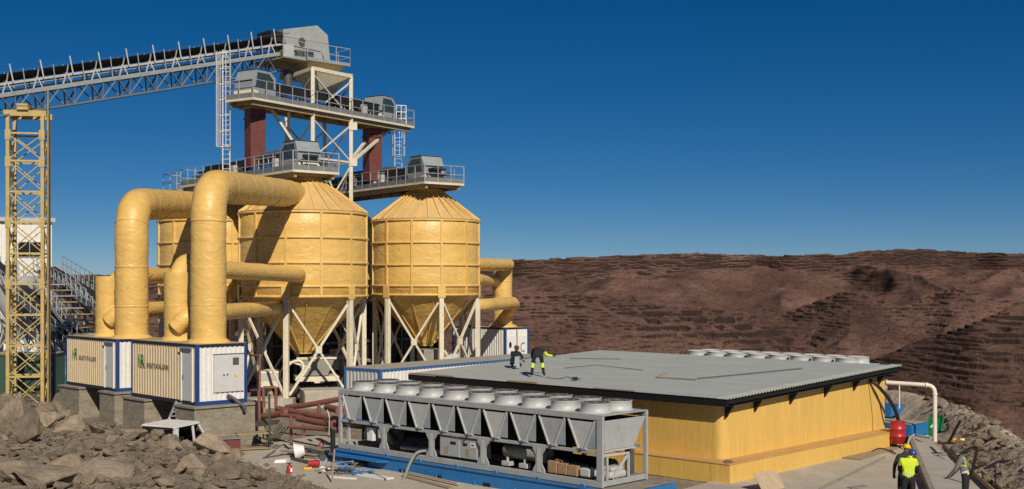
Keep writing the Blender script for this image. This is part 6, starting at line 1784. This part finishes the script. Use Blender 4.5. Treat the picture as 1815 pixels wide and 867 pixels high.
def head_and_hands(m, mats, joints, face, hm):
    """skull with nose, brow, ears and jaw, and five-fingered hands, joined into the body mesh"""
    sk = mats.index('skin'); m.cur = sk
    c = Vector(joints['head'][0]); f = Vector(face).normalized(); s = f.cross(Vector((0,0,1))).normalized(); u = s.cross(f).normalized()
    for k in range(7, 8): pass
    V = []; Fc = []; n1, n2 = 14, 10
    for i in range(n2+1):
        th = math.pi*i/n2
        for j in range(n1):
            ph = 2*math.pi*j/n1
            x, y, z = math.sin(th)*math.cos(ph), math.sin(th)*math.sin(ph), math.cos(th)
            jaw = 1-.22*max(0, -z)
            V.append(c + s*x*.078*jaw + f*(y*.098*jaw+.006) + u*z*.118)
    for i in range(n2):
        for j in range(n1): Fc.append((i*n1+j, (i+1)*n1+j, (i+1)*n1+(j+1) % n1, i*n1+(j+1) % n1))
    m.add(V, Fc, True)
    m.add([c+f*.098+u*.02+s*.0, c+f*.098-u*.03+s*.018, c+f*.098-u*.03-s*.018, c+f*.128-u*.028], [(0,1,3),(0,3,2),(1,2,3)])
    for sg in (-1, 1): m.add([c+s*sg*.076+u*.03, c+s*sg*.088+u*.0, c+s*sg*.076-u*.035, c+s*sg*.078-f*.03], [(0,1,2),(0,2,3),(0,3,1)])
    for side in ('l', 'r'):
        w_, h_ = Vector(joints['wrist_'+side][0]), Vector(joints['hand_'+side][0]); d = (h_-w_).normalized()
        a = d.cross(Vector((.3,.2,.9))).normalized(); b = a.cross(d)
        for k in range(4):
            o = h_ + a*(k-1.5)*.021; L = (.07,.082,.078,.06)[k]
            m.tube([o-d*.02, o+d*L*.5+b*.006, o+d*L*.8+b*.022, o+d*L+b*.04], [.011,.0105,.0095,.007], 6)
        o = w_.lerp(h_, .45)+a*.03; m.tube([o, o+a*.028+d*.03+b*.01, o+a*.03+d*.062+b*.02], [.013,.0115,.008], 6)

def person(lab, loc, yaw, J, face, cloth, hat=None, vest=None, group=None, bands=()):
    """J: joint -> position in metres (x right, y forward, z up)"""
    t = thing("person", lab, "person", loc, yaw, group)
    rad = dict(pelvis=(.155,.125), belly=(.15,.115), chest=(.175,.125), neckb=(.085,.085), neck=.058, head=.06, sh_l=.085, sh_r=.085, el_l=.058, el_r=.058, wrist_l=.042, wrist_r=.042, hand_l=.036, hand_r=.036,
               hip_l=.105, hip_r=.105, kn_l=.078, kn_r=.078, an_l=.056, an_r=.056, heel_l=.05, heel_r=.05, toe_l=.042, toe_r=.042)
    order = ['pelvis','belly','chest','neckb','neck','head','sh_l','el_l','wrist_l','hand_l','sh_r','el_r','wrist_r','hand_r','hip_l','kn_l','an_l','toe_l','hip_r','kn_r','an_r','toe_r']
    jo = {n: (J[n], rad[n]) for n in order}
    bones = [('pelvis','belly'),('belly','chest'),('chest','neckb'),('neckb','neck'),('neck','head')]
    for s in 'lr': bones += [('chest','sh_'+s),('sh_'+s,'el_'+s),('el_'+s,'wrist_'+s),('wrist_'+s,'hand_'+s),('pelvis','hip_'+s),('hip_'+s,'kn_'+s),('kn_'+s,'an_'+s),('an_'+s,'toe_'+s)]
    top, arm, leg, glove = cloth
    mats = list(dict.fromkeys([top, arm, leg, glove, 'skin', 'boot', 'hiviz', 'refl']))
    def bm_(bn, c):
        a, b = bn
        if b.startswith('toe'): return 'boot'
        if b in ('neck','head'): return 'skin'
        for nm, lo, hi, mt in bands:
            if b.startswith(nm):
                pa, pb = Vector(J[a]), Vector(J[b]); tt = (c-pa).dot(pb-pa)/(pb-pa).length_squared
                if lo <= tt <= hi: return mt
        if b.startswith('hand'): return glove
        if b.startswith(('el','wrist','sh')): return arm
        if b.startswith(('hip','kn','an')) : return leg
        return top
    m, vs, fs, key = skin_body("person_body", t, jo, bones, mats, bm_, 2)
    head_and_hands(m, mats, jo, face, None)
    m.build("body", [M[k] for k in mats], t)
    if vest:
        # sleeveless vest: a shell just off the torso, with tape
        use = [i for i, b in enumerate(key) if b in (('pelvis','belly'),('belly','chest'),('chest','neckb'),('chest','sh_l'),('chest','sh_r'))]
        nr = [Vector() for _ in vs]
        for f in fs:
            a, b, c = vs[f[0]], vs[f[1]], vs[f[2]]; nn = (b-a).cross(c-a)
            for j in f: nr[j] += nn
        mm = MB(); sv = [v + (n_.normalized()*.018 if n_.length > 1e-9 else n_) for v, n_ in zip(vs, nr)]
        ax0, ax1 = Vector(J['pelvis']), Vector(J['chest'])
        for i in use:
            c = sum((vs[j] for j in fs[i]), Vector())/len(fs[i]); tt = (c-ax0).dot(ax1-ax0)/(ax1-ax0).length_squared
            if tt < -.05: continue
            mm.cur = 1 if .16 < tt < .30 else 0
            q = fs[i]; mm.add([sv[j] for j in q], [tuple(range(len(q)))], True)
        mm.build("vest", [M[vest], M['refl']], t)
    if hat:
        c = Vector(J['head']); f = Vector(face).normalized(); u = Vector((0,0,1)); u = (u - f*u.dot(f)*.6).normalized()
        rot = u.to_track_quat('Z','Y')
        mm = MB(); mm.lathe([(.118,.0),(.122,.02),(.117,.06),(.09,.105),(.045,.13),(0,.136)], 20)
        mm.grid_warp(lambda p: c + u*.035 + rot @ p); h = mm.build("hard_hat" if hat != 'hgrey' and hat != 'hair' else ("cap" if hat == 'hgrey' else "hair"), M[hat], t)
        if hat != 'hair':
            mm = MB(); s = f.cross(u).normalized(); f2 = u.cross(s)
            pr = [c+u*.034+s*.115*math.cos(a)+f2*(.115+.075*math.sin(a) if math.sin(a) > 0 else .0)*1.0 for a in [math.pi*i/10 for i in range(11)]]
            mm.prism([c+u*.034+s*.12*math.cos(a)+f2*.19*math.sin(a) for a in [math.pi*i/12 for i in range(13)]], u*.012); mm.build("brim", M[hat], h)
    return t

# bending worker on the roof, seen from behind, reaching to his side
def sym(d):
    for k in list(d):
        if k.endswith('_l') and k[:-2]+'_r' not in d: x, y, z = d[k]; d[k[:-2]+'_r'] = (-x, y, z)
    return d
J = dict(pelvis=(0,-.05,.93), belly=(.02,.12,1.02), chest=(.05,.36,1.06), neckb=(.06,.50,1.04), neck=(.06,.57,1.04), head=(.06,.68,1.00),
    sh_l=(-.13,.42,1.05), el_l=(-.2,.5,.78), wrist_l=(-.1,.62,.58), hand_l=(-.05,.68,.5), sh_r=(.24,.40,1.03), el_r=(.42,.42,.82), wrist_r=(.66,.46,.78), hand_r=(.74,.48,.77),
    hip_l=(-.13,-.05,.86), kn_l=(-.2,.0,.48), an_l=(-.24,-.06,.09), toe_l=(-.27,.11,.04), hip_r=(.13,-.05,.86), kn_r=(.19,.02,.48), an_r=(.24,-.06,.09), toe_r=(.3,.10,.04))
q = roof_at(953,666.5,.04)
person("worker in black with hi-vis knee patches bending over on the roof", tuple(q), R(4), J, (.1,.9,-.35), ('navy','navy','navy','skin'), None, None, None, (('el_r',.1,1.2,'hiviz'),('wrist_r',-.2,.9,'hiviz'),('an',-.05,.38,'hiviz'),('kn',.86,1.1,'hiviz')))
J = dict(pelvis=(0,-.05,.34), belly=(0,.0,.50), chest=(.02,.10,.70), neckb=(.02,.13,.82), neck=(.02,.14,.87), head=(.02,.16,.96),
    sh_l=(-.18,.12,.77), el_l=(-.26,.25,.55), wrist_l=(-.1,.38,.42), hand_l=(-.02,.42,.38), sh_r=(.21,.12,.76), el_r=(.3,.22,.52), wrist_r=(.22,.4,.36), hand_r=(.2,.46,.3),
    hip_l=(-.12,-.03,.30), kn_l=(-.2,.32,.42), an_l=(-.2,.1,.08), toe_l=(-.2,.26,.04), hip_r=(.12,-.03,.30), kn_r=(.2,.28,.12), an_r=(.18,-.12,.08), toe_r=(.18,-.24,.04))
J = {k: (v[0], v[1], v[2]*.84) for k, v in J.items()}
q = roof_at(911,652,.04)
person("worker in dark clothes crouching on the roof by the long container", tuple(q), R(-35), J, (.5,.8,-.25), ('navy','navy','boot','skin'), 'hair', None, None, (('wr',.1,.6,'hiviz'),))
t = thing("leaning_board", "grey upright board leaning in front of the crouching worker", "board", tuple(roof_at(916,652.5,.04)), 0)
m = MB(); m.prism([(-.12,-.1,0),(.14,-.1,0),(.1,-.04,.5),(-.08,-.04,.5)], (0,.04,0)); m.build("board", M['bgrey'], t)

STAND = dict(pelvis=(0,0,.95), belly=(0,-.01,1.12), chest=(0,0,1.33), neckb=(0,0,1.47), neck=(0,.02,1.52), head=(0,.05,1.63),
    sh_l=(-.19,0,1.41), hip_l=(-.11,0,.88), kn_l=(-.13,.02,.49), an_l=(-.14,-.03,.09), toe_l=(-.16,.13,.04))
def pose(**k):
    d = dict(STAND); d.update(k); return sym(d)
def foot_at(px, py_top, d, h):
    """stand a figure of height h so that its crown shows at (px, py_top); returns the point on the apron below"""
    p = at(px, py_top, d); return p
dW = 35.0
p = at(1603,789,dW+.35)
person("worker in dark green jacket and yellow helmet, standing close behind another", (p.x,p.y,.365), R(8), pose(chest=(.0,.03,1.33), head=(.13,.12,1.61), neck=(.05,.05,1.52), el_l=(-.3,.02,1.13), wrist_l=(-.29,.08,.88), hand_l=(-.28,.1,.80), el_r=(.27,.08,1.14), wrist_r=(.2,.27,1.05), hand_r=(.17,.34,1.05)), (.75,.5,-.3), ('dkgreen','dkgreen','navy','navy'), 'hyell', None, None, (('wr',.05,.22,'hiviz'),))
p = at(1610,804,dW-.5)
person("worker in hi-vis vest and blue helmet with head bowed", (p.x,p.y,.365), R(-12), pose(chest=(.0,.04,1.30), neckb=(.02,.05,1.43), neck=(.04,.09,1.47), head=(.13,.14,1.56), el_l=(-.25,.10,1.12), wrist_l=(-.12,.3,1.02), hand_l=(-.07,.36,1.0), el_r=(.26,.08,1.12), wrist_r=(.16,.3,1.02), hand_r=(.12,.37,1.0)), (.45,.8,-.4), ('navy','navy','navy','navy'), 'hblue', 'hiviz')
p = at(1702,797,33.2)
person("worker in grey shirt, hi-vis straps and grey cap, leaning towards the walkway", (p.x+.16,p.y,.62), R(62), pose(belly=(0,.04,1.12), chest=(0,.12,1.33), neckb=(0,.18,1.46), neck=(0,.22,1.51), head=(0,.29,1.60), sh_l=(-.19,.12,1.40), sh_r=(.19,.12,1.40), el_l=(-.26,.24,1.13), wrist_l=(-.2,.42,.93), hand_l=(-.18,.47,.87), el_r=(.26,.22,1.12), wrist_r=(.22,.4,.9), hand_r=(.2,.45,.84)), (-.1,.9,-.4), ('gshirt','gshirt','navy','skin'), 'hgrey', None, None, (('be',-.3,.45,'hiviz'),('be',.45,.75,'refl'),('sh',.3,.62,'hiviz')))
